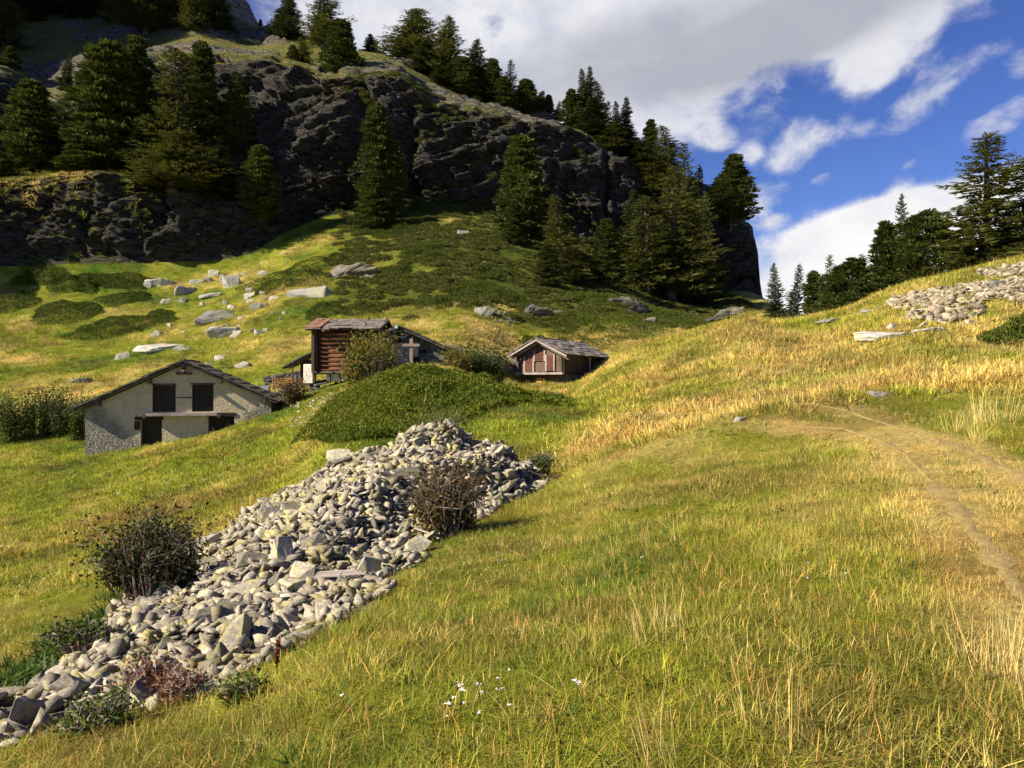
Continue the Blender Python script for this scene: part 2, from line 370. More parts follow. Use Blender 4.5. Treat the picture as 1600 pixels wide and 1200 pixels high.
M['bushdark'] = leaf_mat('dog_rose_leaves', (.022, .032, .010), (.07, .078, .022), .25, (.15, .04, .03))
M['bushbrown'] = leaf_mat('browned_bush_leaves', (.07, .055, .02), (.15, .10, .035), .3, (.20, .08, .03))
M['deadbrush'] = leaf_mat('rust_brown_brush', (.11, .045, .022), (.25, .10, .045), .25)
M['weedmix'] = leaf_mat('mixed_weed_leaves', (.045, .085, .014), (.13, .17, .03), .3, (.16, .07, .03))
M['heath'] = leaf_mat('heath_leaves', (.034, .054, .009), (.12, .13, .018), .25, (.20, .15, .05))
M['dock'] = leaf_mat('dock_seed', (.10, .025, .012), (.17, .05, .02), .1)
m, g, b = new_mat('trodden_earth', .95); p = geo_pos(g)
c = g.mix(g.mapr(g.noise(p, 4, 8, .7), .35, .65), (.23, .165, .06), (.33, .245, .09)); c = g.mix(g.mapr(g.noise(p, 16, 5, .7), .5, .7, 0, .8), c, (.16, .10, .05))
g.put(b.inputs['Base Color'], c); bump(g, b, g.noise(p, 22, 5, .7), .8, .03); M['path'] = m
def blade_mat(name, trans):
    m, g, b = new_mat(name, .6); b.inputs['Specular IOR Level'].default_value = .2
    t = attr(g, 'tint', 'INSTANCER').outputs['Color']; r = attr(g, 'rnd').outputs['Fac']
    c = g.mix(1.0, t, g.ramp(r, [(0, (.42, .55, .4)), (.45, (.95, 1, .9)), (.75, (1.45, 1.35, 1.1)), (1, (2.0, 1.7, 1.3))]), 'MULTIPLY')
    g.put(b.inputs['Base Color'], c)
    tr = g.n('ShaderNodeBsdfTranslucent'); g.put(tr.inputs['Color'], c); mx = g.n('ShaderNodeMixShader'); mx.inputs[0].default_value = trans
    out = [n for n in g.nt.nodes if n.type == 'OUTPUT_MATERIAL'][0]
    g.nt.links.new(b.outputs[0], mx.inputs[1]); g.nt.links.new(tr.outputs[0], mx.inputs[2]); g.nt.links.new(mx.outputs[0], out.inputs[0])
    return m
M['blade'] = blade_mat('grass_blade', .3)
m, g, b = new_mat('white_petal', .7); b.inputs['Base Color'].default_value = (.8, .8, .78, 1); M['petal'] = m

# ------------------------------------------------------------------ terrain profile, direction by direction (heights relative to the eye)
YR = [4, 7, 11, 16, 22, 30, 38, 46, 58, 75]
def vz(Y, v): return (600-v)/F*Y
# u : (near heights, [ (Y, z or v-pixel) for base, lower wall top, ledge back, top, h1, h2, ridge, beyond ])
PX = {
 -900: ([-2.4,-3.6,-4.8,-5.8,-6.4,-6.5,-6,-4,0,6], [(72,9,0),(74,32,0),(79,38,0),(90,68,0),(100,95,0),(118,140,0),(150,190,0),(260,195,0)]),  # unseen columns left of view form a spur, set forward to shade the cliff
 -400: ([-2.3,-3.3,-4.4,-5.3,-5.9,-6,-5.5,-4.5,-1.6,5], [(77,10,0),(79,27,0),(86,31,0),(98,54,0),(112,74,0),(138,110,0),(180,150,0),(300,160,0)]),
 -150: ([-2.2,-3.1,-4.1,-4.95,-5.5,-5.6,-5.1,-4.2,-1.4,4.2], [(85,420,1),(88,290,1),(97,268,1),(107,125,1),(128,85,1),(165,10,1),(210,-90,1),(320,150,0)]),
 0: ([-2.15,-3.0,-3.9,-4.7,-5.2,-5.3,-4.8,-3.9,-1.2,4.0], [(92,416,1),(95,292,1),(104,268,1),(113,118,1),(135,84,1),(178,18,1),(230,-60,1),(330,130,0)]),
 75: ([-2.1,-2.92,-3.78,-4.5,-4.95,-5.0,-4.45,-3.7,-1.05,4.2], [(93.5,414,1),(97,288,1),(106,262,1),(115,165,1),(136,90,1),(178,17,1),(228,-55,1),(330,125,0)]),
 150: ([-2.05,-2.85,-3.65,-4.3,-4.7,-4.7,-4.1,-3.5,-0.9,4.4], [(95,412,1),(98,285,1),(108,258,1),(118,120,1),(136,84,1),(178,16,1),(220,-40,1),(330,118,0)]),
 300: ([-1.95,-2.7,-3.4,-3.9,-4.1,-3.9,-3.1,-2.9,-0.3,5.2], [(98,410,1),(101,305,1),(110,272,1),(121,100,1),(138,72,1),(172,24,1),(205,-4,1),(310,105,0)]),
 395: ([-1.87,-2.5,-3.08,-3.42,-3.55,-3.15,-2.45,-1.65,0.8,6.6], [(101,395,1),(104,335,1),(110,296,1),(121,97,1),(134,88,1),(158,66,1),(183,52,1),(290,85,0)]),
 440: ([-1.83,-2.4,-2.95,-3.2,-3.3,-2.85,-2.15,-1.2,1.2,7.1], [(105,368,1),(107,330,1),(110,296,1),(121,103,1),(132,90,1),(152,66,1),(170,58,1),(280,72,0)]),
 520: ([-1.75,-2.2,-2.65,-2.8,-2.5,-1.65,-0.95,-0.25,1.7,7.6], [(110,337,1),(111.5,290,1),(113,250,1),(119,128,1),(128,112,1),(142,90,1),(155,84,1),(270,58,0)]),
 620: ([-1.7,-2.1,-2.45,-2.6,-2.1,-1.3,-0.5,0.3,2.2,8.1], [(114,322,1),(115.5,280,1),(117,235,1),(120,126,1),(126,112,1),(136,104,1),(146,102,1),(260,52,0)]),
 680: ([-1.69,-2.07,-2.4,-2.52,-1.98,-1.2,-0.4,0.4,2.45,8.4], [(115,318,1),(116.5,280,1),(118,235,1),(121,168,1),(127,142,1),(135,128,1),(144,124,1),(260,48,0)]),
 760: ([-1.67,-2.0,-2.28,-2.38,-1.82,-1.05,-0.5,-0.1,1.5,7.8], [(117,322,1),(118.5,285,1),(119.5,245,1),(123,182,1),(128,170,1),(135,163,1),(143,162,1),(260,42,0)]),
 820: ([-1.65,-1.95,-2.2,-2.3,-1.75,-1.0,-0.75,-0.8,0.1,6.8], [(118,332,1),(119.5,295,1),(120.5,255,1),(124,197,1),(129,188,1),(135,184,1),(143,183,1),(260,38,0)]),
 900: ([-1.6,-1.85,-2.0,-1.95,-1.5,-0.95,-0.55,-0.3,0.2,6.4], [(120,372,1),(121.5,320,1),(123,265,1),(127,202,1),(132,199,1),(137,200,1),(143,203,1),(260,32,0)]),
 960: ([-1.58,-1.75,-1.8,-1.7,-1.2,-0.5,0.45,1.35,1.5,6.5], [(122,402,1),(123.5,350,1),(125.5,295,1),(129,243,1),(134,238,1),(139,238,1),(144,240,1),(260,26,0)]),
 1020: ([-1.55,-1.7,-1.7,-1.5,-1.0,0.0,1.3,2.2,2.2,6.0], [(125,438,1),(127,390,1),(129,330,1),(132,268,1),(136,265,1),(141,264,1),(146,264,1),(260,20,0)]),
 1100: ([-1.5,-1.62,-1.55,-1.3,-0.7,0.7,2.4,3.2,3.0,5.5], [(129,462,1),(131,415,1),(132,360,1),(135,306,1),(139,300,1),(143,302,1),(148,306,1),(260,12,0)]),
 1150: ([-1.49,-1.58,-1.47,-1.16,-0.5,1.05,2.85,3.7,3.5,5.2], [(130,455,1),(131,420,1),(132,375,1),(135,345,1),(139,346,1),(143,348,1),(148,352,1),(260,8,0)]),
 1176: ([-1.48,-1.56,-1.43,-1.09,-0.4,1.2,3.1,4.0,3.85,5.0], [(131,458,1),(132,425,1),(133,385,1),(136,366,1),(140,368,1),(144,372,1),(149,380,1),(260,4,0)]),
 1184: ([-1.48,-1.555,-1.415,-1.07,-0.375,1.23,3.05,3.88,3.78,4.8], [(131.5,461,1),(133,442,1),(134.5,420,1),(137.5,392,1),(141,405,1),(145,415,1),(150.5,430,1),(260,0,0)]),
 1190: ([-1.48,-1.55,-1.4,-1.05,-0.35,1.25,3.0,3.75,3.7,4.6], [(132,464,1),(134,462,1),(136,460,1),(139,462,1),(142,470,1),(146,480,1),(152,495,1),(260,-5,0)]),
 1212: ([-1.47,-1.53,-1.36,-1.0,-0.3,1.3,2.95,3.6,3.55,4.0], [(120,480,1),(126,485,1),(130,490,1),(136,500,1),(145,510,1),(155,530,1),(170,560,1),(280,-15,0)]),
 1300: ([-1.45,-1.45,-1.2,-0.8,-0.1,1.75,3.4,4.0,3.95,2.9], [(95,1,0),(105,-1,0),(112,-2,0),(120,-4,0),(140,-8,0),(160,-12,0),(200,-20,0),(300,-40,0)]),
 1400: ([-1.42,-1.38,-1.05,-0.6,0.2,2.45,4.7,5.25,5.0,3.6], [(95,1,0),(105,-1,0),(112,-2,0),(120,-4,0),(140,-8,0),(160,-12,0),(200,-20,0),(300,-40,0)]),
 1500: ([-1.4,-1.3,-0.95,-0.45,0.4,3.0,5.5,6.3,6.3,4.8], [(95,2,0),(105,0,0),(112,-1,0),(120,-3,0),(140,-7,0),(160,-12,0),(200,-20,0),(300,-40,0)]),
 1600: ([-1.38,-1.25,-0.85,-0.3,0.6,3.5,6.2,7.2,7.4,6.2], [(95,3,0),(105,1,0),(112,0,0),(120,-2,0),(140,-6,0),(160,-12,0),(200,-20,0),(300,-40,0)]),
 1900: ([-1.3,-1.1,-.6,.1,1.2,4.4,7.4,9.0,9.5,8.5], [(95,6,0),(105,4,0),(112,2,0),(120,0,0),(140,-4,0),(160,-10,0),(200,-20,0),(300,-40,0)]),
 2500: ([-1.2,-.9,-.2,.8,2.2,5.4,8.4,10,11,10.5], [(95,8,0),(105,7,0),(112,6,0),(120,4,0),(140,0,0),(160,-6,0),(200,-16,0),(300,-40,0)]),
}
cols = []
for u, (nz_, far) in PX.items():
    a = math.atan2(u-800, F); ca = math.cos(a)
    r = [0, 1.5]+[y/ca for y in YR]; z = [-1.6, -1.6+(nz_[0]+1.6)*.4]+list(nz_)
    for (Y, q, isv) in far: r.append(Y/ca); z.append(vz(Y, q) if isv else q)
    r.append(4500); z.append(150 if u < 500 else (0 if u < 1150 else -120))
    cols.append((a, r, z))
nr = [0, 1.5]+YR
for deg, zs, far in [
  (-72, [-2.4,-3.5,-4.6,-5.5,-6,-6,-5.6,-5,-4,-2], [(160,20),(164,40),(184,48),(198,80),(215,120),(245,175),(290,230),(450,230)]),  # unseen mountain on the left, height chosen to keep cliff and upper slope shaded
  (-88, [-2.4,-3.5,-4.6,-5.5,-6,-6,-5.8,-5.4,-5,-4], [(260,10),(266,30),(275,38),(290,70),(310,110),(345,160),(390,215),(550,215)]),  # lower flank of the unseen shading mountain
  (-102, [-2.4,-3.5,-4.6,-5.5,-6,-6.5,-7,-7,-8,-9], [(260,-20),(266,-20),(275,-21),(290,-22),(310,-23),(345,-25),(390,-30),(550,-40)]),
  (-135, [-2.1,-2.8,-3.5,-4.2,-5,-5.8,-6.5,-7.2,-8.5,-10], [(150,-14),(160,-15),(170,-16),(180,-17),(200,-18),(240,-20),(300,-25),(450,-40)]),
  (180, [-1.8,-2,-2.3,-2.6,-3,-3.6,-4,-4.6,-5.4,-6.5], [(150,-10),(160,-11),(170,-12),(180,-13),(200,-14),(240,-16),(300,-22),(450,-40)]),
  (135, [-1.4,-1.3,-1,-.6,0,.8,1.6,2.2,3,4], [(150,4),(160,3),(170,2),(180,1),(200,-1),(240,-5),(300,-12),(450,-40)]),
  (85, [-1.2,-.8,0,1,2.4,5,7.5,9,10.5,11], [(120,9),(130,8),(140,7),(150,6),(170,3),(200,-2),(240,-10),(400,-40)])]:
    cols.append((R_(deg), nr+[q[0] for q in far]+[4500], [-1.6, -1.6+(zs[0]+1.6)*.4]+zs+[q[1] for q in far]+[-100]))
cols.sort(key=lambda q: q[0])
cols = [(cols[-1][0]-2*math.pi, cols[-1][1], cols[-1][2])]+cols if cols[0][0] > -math.pi+.01 else cols
if cols[-1][0] < math.pi-.01: cols.append((cols[0][0]+2*math.pi, cols[0][1], cols[0][2]))
CA = np.array([q[0] for q in cols]); CR = np.array([q[1] for q in cols], float); CZ = np.array([q[2] for q in cols], float)
CLR = np.log(CR+1.0)
def pchip(x, Y, xn):
    """monotone cubic through (x, Y[...]) along axis 0"""
    h = np.diff(x)[:, None]; d = np.diff(Y, axis=0)/h
    m = np.zeros_like(Y); m[0] = d[0]; m[-1] = d[-1]
    w1 = 2*h[1:]+h[:-1]; w2 = h[1:]+2*h[:-1]
    with np.errstate(divide='ignore', invalid='ignore'):
        mm = (w1+w2)/(w1/d[:-1]+w2/d[1:])
    m[1:-1] = np.where(d[:-1]*d[1:] > 0, mm, 0)
    i = np.clip(np.searchsorted(x, xn)-1, 0, len(x)-2); hh = (x[i+1]-x[i])[:, None]; t = ((xn-x[i])[:, None])/hh
    return (Y[i]*(2*t**3-3*t**2+1)+m[i]*hh*(t**3-2*t**2+t)+Y[i+1]*(-2*t**3+3*t**2)+m[i+1]*hh*(t**3-t**2))
# fine columns
ufine = np.concatenate([np.arange(-900, -60, 14), np.arange(-60, 1680, 4), np.arange(1680, 2500, 14)])
afine = np.concatenate([np.arange(-math.pi, math.atan2(-1700, F)-.02, R_(2.5)), np.arctan2(ufine-800, F), np.arange(math.atan2(1700, F)+.02, math.pi, R_(2.5)), [math.pi]])
afine[0] = -math.pi
NR = CR.shape[1]
RB, RT = 12, 15                                   # row numbers of cliff base and cliff top
sfine = np.concatenate([np.linspace(0, 1, 4)[:-1], np.linspace(1, RB, 230)[:-1], np.linspace(RB, RT, 210)[:-1], np.linspace(RT, NR-2, 130)[:-1], np.linspace(NR-2, NR-1, 8)])
iB = int(np.argmin(np.abs(sfine-RB))); iT = int(np.argmin(np.abs(sfine-RT)))
LR1 = pchip(CA, CLR, afine); Z1 = pchip(CA, CZ, afine)          # (na, NR)
rows = np.arange(NR, dtype=float)
LRg = pchip(rows, LR1.T.copy(), sfine); Zg = pchip(rows, Z1.T.copy(), sfine)   # (ns, na)
Rg = np.exp(LRg)-1.0; Rg[0] = 0
# regular table for look-ups
KR = 1500; lrk = np.linspace(0, math.log(4501), KR)
Ztab = np.stack([np.interp(lrk, LRg[:, k]+np.arange(len(sfine))*1e-7, Zg[:, k]) for k in range(len(afine))])
def gauss(x, y, cx, cy, sx, sy, rot=0):
    c, s = math.cos(rot), math.sin(rot); dx, dy = x-cx, y-cy
    p, q = (dx*c+dy*s)/sx, (-dx*s+dy*c)/sy
    return np.exp(-p*p-q*q)
def upx(x, y): return 800+F*x/np.maximum(y, .5)
def sstep(t): t = np.clip(t, 0, 1); return t*t*(3-2*t)
# the stone heap: crest and foot points (x, y, height)
HEAP = np.array([(-3.7,5.6,.12),(-4.4,8.6,.28),(-5.0,11.6,.45),(-5.5,14.2,.68),(-4.7,16.0,.88),(-3.2,17.4,1.12),(-1.75,18.1,1.5),(-.5,17.8,.95),(.35,17.0,.5),
  (-3.2,5.7,.12),(-3.3,7.6,.35),(-3.3,9.6,.5),(-3.5,11.8,.7),(-3.0,13.6,.85),(-2.0,15.0,.95),(-.9,16.0,.85),(-4.2,13.4,.72),(-2.4,16.2,1.1),(-4.2,9.8,.4),
  (-1.6,5.2,0),(-1.2,6.8,0),(-1.2,8.4,.0),(-1.1,10.4,0),(-.75,12.4,0),(.0,14.2,0),(.75,15.6,0),(1.1,17.2,0),(.6,18.4,0),(-.6,19.6,0),(-2.4,19.8,0),(-4.4,18.8,0),(-6.0,17.2,0),
  (-6.9,15.0,0),(-6.5,12.2,0),(-5.7,9.6,0),(-4.9,7.4,0),(-4.4,5.2,0),(-3.2,4.6,0)])
HPOLY = np.array([(-4.0,4.7),(-3.0,4.5),(-1.8,5.3),(-1.3,6.8),(-1.3,8.4),(-1.2,10.4),(-.85,12.4),(.0,14.3),(.7,15.6),(.95,17.0),(.3,18.3),(-.9,19.2),(-2.4,19.2),(-4.3,18.1),(-5.7,16.3),
  (-6.5,14.3),(-6.0,11.8),(-5.2,9.2),(-4.55,7.0),(-4.2,5.6)])
def poly_sd(x, y, P):
    """signed distance to polygon, positive inside"""
    x = np.asarray(x, float); y = np.asarray(y, float); d = np.full(x.shape, 1e9); ins = np.zeros(x.shape, bool)
    for k in range(len(P)):
        x0, y0 = P[k]; x1, y1 = P[(k+1) % len(P)]; ex, ey = x1-x0, y1-y0
        t = np.clip(((x-x0)*ex+(y-y0)*ey)/(ex*ex+ey*ey), 0, 1)
        d = np.minimum(d, np.hypot(x-x0-t*ex, y-y0-t*ey))
        with np.errstate(divide='ignore', invalid='ignore'):
            ins ^= ((y0 > y) != (y1 > y)) & (x < (x1-x0)*(y-y0)/(y1-y0)+x0)
    return np.where(ins, d, -d)
def heap_h(x, y):
    x = np.asarray(x, float); y = np.asarray(y, float); out = np.zeros(x.shape)
    near = (x > -8.5) & (x < 2.5) & (y > 3.8) & (y < 21)
    if near.any():
        xs, ys = x[near], y[near]; w = 0; s = 0
        for (px, py, h) in HEAP:
            q = 1/((xs-px)**2+(ys-py)**2+.05)**2; w = w+q; s = s+q*h
        sdv = poly_sd(xs, ys, HPOLY)
        out[near] = s/w*sstep((sdv+.35)/.9)
    return out
def path_lines(): return PATHS
PATHS = []
def path_d(x, y):
    x = np.asarray(x, float); y = np.asarray(y, float); d = np.full(x.shape, 1e9)
    for P in PATHS:
        for (x0, y0), (x1, y1) in zip(P[:-1], P[1:]):
            ex, ey = x1-x0, y1-y0; t = np.clip(((x-x0)*ex+(y-y0)*ey)/(ex*ex+ey*ey), 0, 1)
            d = np.minimum(d, np.hypot(x-x0-t*ex, y-y0-t*ey))
    return d
def extra(x, y):
    """knolls, hummocks and the heap on top of the smooth land"""
    r = np.hypot(x, y); fade = sstep((r-1.0)/3)*(1-sstep((r-85)/40))
    b = 1.55*gauss(x, y, -4.3, 34.5, 3.5, 5.0)+.12*gauss(x, y, 0, 32, 3.2, 3.2)
    b = b+.45*gauss(x, y, 6.0, 17.0, 7, 1.8, .3)-.45*gauss(x, y, 2.6, 47, 2.2, 8)
    n = .34*fbm(x*.11, y*.11, 3.3, 3)+.16*fbm(x*.45, y*.45, 8.1, 3)*np.minimum(1, r/8)
    n = n+.55*fbm(x*.07+5, y*.07, 1.7, 3)*sstep((y-52)/20)
    n = n-.25*gauss(x, y, -18.6, 42, 7, 3)*0
    hs = sstep((np.hypot((x+18.6)/8, (y-43.5)/5)-.55)/.5)      # keep the house plot calm
    return b+n*fade*(.25+.75*hs)*(1-.6*sstep((upx(x,y)-1150)/200)*sstep((y-28)/8))+heap_h(x, y)
def base_z(x, y):
    x = np.asarray(x, float); y = np.asarray(y, float)
    a = np.arctan2(x, y); r = np.hypot(x, y)
    fa = np.interp(a, afine, np.arange(len(afine))); i = np.clip(fa.astype(int), 0, len(afine)-2); ta = fa-i
    fk = np.clip(np.log(r+1)/math.log(4501)*(KR-1), 0, KR-1.001); k = fk.astype(int); tk = fk-k
    return (Ztab[i, k]*(1-ta)+Ztab[i+1, k]*ta)*(1-tk)+(Ztab[i, k+1]*(1-ta)+Ztab[i+1, k+1]*ta)*tk
def ground(x, y):
    x = np.asarray(x, float); y = np.asarray(y, float)
    return base_z(x, y)+extra(x, y)
def gz(x, y): return float(ground(np.array([x]), np.array([y]))[0])
_YS = np.geomspace(2.5, 260, 4000)
def hit(u, v, ymin=0, heap=True):
    """where the land is seen at photo pixel u,v"""
    X = (u-800)/F*_YS; Z = (600-v)/F*_YS; gr = ground(X, _YS)
    k = np.nonzero((Z <= gr) & (_YS > ymin))[0]
    i = k[0] if len(k) else len(_YS)-1
    return float(X[i]), float(_YS[i]), float(gr[i])
def at(u, Y):
    x = (u-800)/F*Y; return x, Y, gz(x, Y)

PATHS.append([hit(u, v)[:2] for u, v in ((1700,1090),(1600,935),(1560,875),(1500,805),(1440,735),(1400,700),(1345,678),(1290,667),(1230,668))])
PATHS.append([hit(u, v)[:2] for u, v in ((1720,830),(1600,752),(1530,712),(1455,685),(1400,668),(1335,642),(1270,632))])

# ------------------------------------------------------------------ grass colour field
GREEN = np.array((.085, .155, .018)); YGREEN = np.array((.27, .29, .032)); STRAW = np.array((.62, .48, .17)); RUST = np.array((.38, .235, .075)); BROWN = np.array((.15, .115, .04)); HEATH = np.array((.065, .082, .015)); GRAVEL = np.array((.20, .18, .155))
def dryness(x, y):
    r = np.hypot(x, y); u = upx(x, y)
    d = .49+.55*fbm(x*.16, y*.16, 5.5, 4)+.34*fbm(x*.9, y*.9, 2.2, 3)+.10*(1-sstep((r-9)/14))
    d = d+.20*sstep((u-860)/150)*sstep((r-17)/9)                       # dry right-hand hill
    d = d+.20*gauss(x, y, 5, 19, 9, 3.0)+.35*gauss(x, y, 9, 20, 7, 2.2)
    d = d+.45*gauss(x, y, -7, 66, 12, 6)+.32*gauss(x, y, 3, 60, 9, 4)+.25*gauss(x, y, -14.5, 38.5, 5, 2.2, .3)
    d = d-.14*gauss(x, y, -7, 9, 7, 7)-.12*gauss(x, y, -22, 33, 9, 7)-.20*gauss(x, y, 1, 7, 3, 3)-.15*gauss(x, y, 5, 11.5, 3.2, 2.5)
    d = d+.25*gauss(x, y, -30, 56, 8, 3)-.06*sstep((y-50)/20)*(u < 560)+.42*fbm(x*.14, y*.3, 77, 3)*sstep((y-45)/15)
    d = d+.7*np.exp(-(path_d(x, y)/.4)**2)
    return np.clip(d, 0, 1)
def grass_col(x, y):
    d = dryness(x, y)[..., None]; o = sstep((fbm(x*.35+40, y*.35, 7.7, 4)+.06)/.45)[..., None]
    c = GREEN+(YGREEN-GREEN)*sstep(d/.5)
    hi = STRAW+(RUST-STRAW)*o*.75*(1-.45*sstep((np.hypot(x, y)-30)/30))[..., None]
    c = c+(hi-c)*sstep((d-.42)/.5)
    br = (sstep((fbm(x*.55+9, y*.55, 33, 4)-.05)/.3)*.42)[..., None]
    return c+(BROWN-c)*br
def heath_mask(x, y):
    u = upx(x, y)
    h = sstep((u-500)/70)*sstep((1190-u)/60)*sstep((y-68)/10)
    return h*sstep((fbm(x*.12, y*.12, 9.9, 4)+.55)/.3)

# ------------------------------------------------------------------ land meshes
AA = afine[None, :]
Xg = Rg*np.sin(AA); Yg = Rg*np.cos(AA)
Zt = Zg+extra(Xg, Yg)
P3 = np.stack([Xg, Yg, Zt], -1)
# break the cliff into beds, blocks and gullies
sub = slice(iB, len(sfine)); X, Y, Z = Xg[sub], Yg[sub], Zt[sub]
srel = sfine[sub][:, None]
wall = sstep((srel-RB)/.25)*(1-sstep((srel-RT)/.5))
hgt = np.clip((Zt[iT]-Zt[iB])/12, 0, 1)[None, :]
ct, sn = math.cos(R_(24)), math.sin(R_(24))
bx = X*ct+Z*sn; bz = -X*sn+Z*ct                       # tilted beds
wx, wz = 1.6*fbm(X*.09, Y*.09, Z*.09, 3), 1.3*fbm(X*.07+9, Y*.07, Z*.07, 3)
def blocks(bx, bz, L_, T_, sd):
    """random set-back of bedded blocks: beds T_ thick broken every L_ or so"""
    lay = np.floor(bz/T_+sd); h0 = hash3(lay, lay*0+sd, lay*0)
    al = np.floor(bx/(L_*(.6+.9*h0))+h0*17.0)
    return hash3(lay, al, lay*0+sd+3)
q1 = fbm(X*.06, Y*.06, Z*.05, 3); q3 = fbm(bx*.5, Y*.5, bz*1.6, 3)
k1 = blocks(bx+wx*2, bz+wz*2, 9, 4.2, 1); k2 = blocks(bx+wx, bz+wz, 3.6, 1.5, 2); k3 = blocks(bx+wx*.7, bz+wz*.7, 1.5, .55, 3)
gully = -1.8*sstep((.16-np.abs(fbm(X*.10, Y*.03, Z*.02, 3)))/.16)
over = -1.3*np.exp(-(((srel-RB)/(RT-RB)-.22-.10*fbm(X*.05, Y*.0, 0, 2))/.09)**2)
amp = wall*hgt*np.ones_like(X)
off = amp*(2.4*q1+2.2*(k1-.5)+1.7*(k2-.5)+1.0*(k3-.5)+.5*q3+gully+over)
hx, hy = -.25, -.97
Xd = X+hx*off; Yd = Y+hy*off; Zd = Z+amp*(.35*q3+.5*(k2-.5))
post = sstep((srel-RT)/.5)
rk = sstep((fbm(X*.06, Y*.12, 3.1, 4)-.06)/.14)
Zd = Zd+post*(1.1*fbm(X*.06, Y*.06, 4.2, 3)+rk*(2.2*(blocks(X+wx*2, Y+wz*2, 9, 4.5, 5)-.3)+1.1*(blocks(X+wx, Y+wz, 3.5, 2.0, 6)-.5)+.6*q3))
ROCKY = np.concatenate([np.zeros((iB, X.shape[1])), rk*post], 0)
P3[sub] = np.stack([Xd, Yd, Zd], -1)
na = len(afine)
def sheet(name, i0, i1, mat, kind='structure', attrs=None, smooth=True):
    V = P3[i0:i1+1].reshape(-1, 3); n = i1-i0+1
    a = (np.arange(n-1)[:, None]*na+np.arange(na-1)[None, :]).ravel()
    Q = np.stack([a, a+1, a+1+na, a+na], 1)[:, ::-1]
    me = mesh_np(name, V, Q, None, mat, smooth, attrs(V) if attrs else None)
    return tag(link(name, me), kind=kind)
def meadow_attrs(V):
    x, y = V[:, 0].astype(float), V[:, 1].astype(float)
    c = grass_col(x, y)*.8
    h = heath_mask(x, y)[:, None]; c = c+(HEATH-c)*h*.85
    sdv = sstep((poly_sd(x, y, HPOLY)+.15)/.3)[:, None]; c = c+(GRAVEL-c)*sdv
    return {'col': ('POINT', 'FLOAT_COLOR', np.concatenate([c, np.ones((len(V), 1))], 1))}
sheet('meadow', 0, iB, M['meadow'], attrs=meadow_attrs)
sheet('cliff', iB, iT, M['cliff'], smooth=False)
sheet('hillside', iT, len(sfine)-1, M['upper'], attrs=lambda V: {'rocky': ('POINT', 'FLOAT', ROCKY[iT:].ravel())}, smooth=False)
# far rocky peak behind the left ridge
def peak():
    nx, ny = 90, 60
    gx, gy = np.meshgrid(np.linspace(-420, -40, nx), np.linspace(330, 560, ny))
    ridge = np.interp(gx, [-420, -200, -162, -134, -112, -95, -40], [420, 268, 232, 190, 152, 118, 30])
    z = ridge-np.abs(gy-440)*.9+16*fbm(gx*.03, gy*.03, 0, 4)+6*fbm(gx*.12, gy*.12, 0, 3)
    a = (np.arange(ny-1)[:, None]*nx+np.arange(nx-1)[None, :]).ravel()
    me = mesh_np('mountain', np.stack([gx, gy, z], -1).reshape(-1, 3), np.stack([a, a+1, a+1+nx, a+nx], 1), None, M['peak'], False)
    tag(link('mountain', me), kind='structure')
peak()
# trodden path lying on the meadow
for P in PATHS:
    P = np.array(P); seg = np.r_[0, np.cumsum(np.hypot(*np.diff(P, axis=0).T))]
    s = np.arange(0, seg[-1], .12); cx = np.interp(s, seg, P[:, 0]); cy = np.interp(s, seg, P[:, 1])
    k = np.ones(9)/9; cx[4:-4] = np.convolve(cx, k, 'valid'); cy[4:-4] = np.convolve(cy, k, 'valid')
    tx, ty = np.gradient(cx), np.gradient(cy); l = np.hypot(tx, ty)+1e-6; nx, ny = -ty/l, tx/l
    w = np.maximum(.03, .085+.07*vnoise(s*.9, 0, 5)+.04*vnoise(s*7, 0, 5))+.04*vnoise(s*4, 0, 9); w *= np.clip((seg[-1]-s)/2.5, .1, 1)
    V = []
    for t in (-1, -.5, 0, .5, 1):
        x, y = cx+nx*w*t*(1+.2*vnoise(s*3, t)), cy+ny*w*t*(1+.2*vnoise(s*3, t)); V.append(np.stack([x, y, ground(x, y)+.012*(1-t*t)+.004], -1))
    V = np.stack(V, 1); n = len(s)
    a = (np.arange(n-1)[:, None]*5+np.arange(4)[None, :]).ravel()
    tag(link('path', mesh_np('path', V.reshape(-1, 3), np.stack([a, a+1, a+6, a+5], 1), None, M['path'], True)), kind='structure')

# ------------------------------------------------------------------ plant building blocks
def unit(v): return v/np.maximum(np.linalg.norm(v, axis=-1, keepdims=True), 1e-9)
def cards(P, D, L, Wd, rnd=None, bend=.0):
    """one slim leaf (a bent diamond) per point: base P, direction D, length L, width Wd"""
    n = len(P); D = unit(D); s = unit(np.cross(D, rng.normal(size=(n, 3)))); L = np.broadcast_to(L, n)[:, None]; Wd = np.broadcast_to(Wd, n)[:, None]
    mid = P+D*L*.5; up = np.cross(s, D)
    V = np.stack([P, mid+s*Wd*.5+up*L*bend, P+D*L, mid-s*Wd*.5+up*L*bend], 1).reshape(-1, 3)
    Q = np.arange(4*n).reshape(-1, 4); r = rng.random(n) if rnd is None else rnd
    return V, Q, np.repeat(r, 4)
def join(parts):
    V = []; Q = []; R = []; b = 0
    for v, q, r in parts: V.append(v); Q.append(q+b); R.append(r); b += len(v)
    return np.concatenate(V), np.concatenate(Q), np.concatenate(R)
def leaf_mesh(name, parts, mat):
    V, Q, R = join(parts)
    return mesh_np(name, V, Q, None, mat, False, {'rnd': ('POINT', 'FLOAT', R)})
def tubes_mesh(name, segs, mat, n=5):
    b = MB()
    for p0, p1, r0, r1 in segs: b.tube(p0, p1, r0, r1, n)
    me = bpy.data.meshes.new(name); me.from_pydata(b.v, [], b.f)
    for p in me.polygons: p.use_smooth = True
    me.materials.append(mat); return me

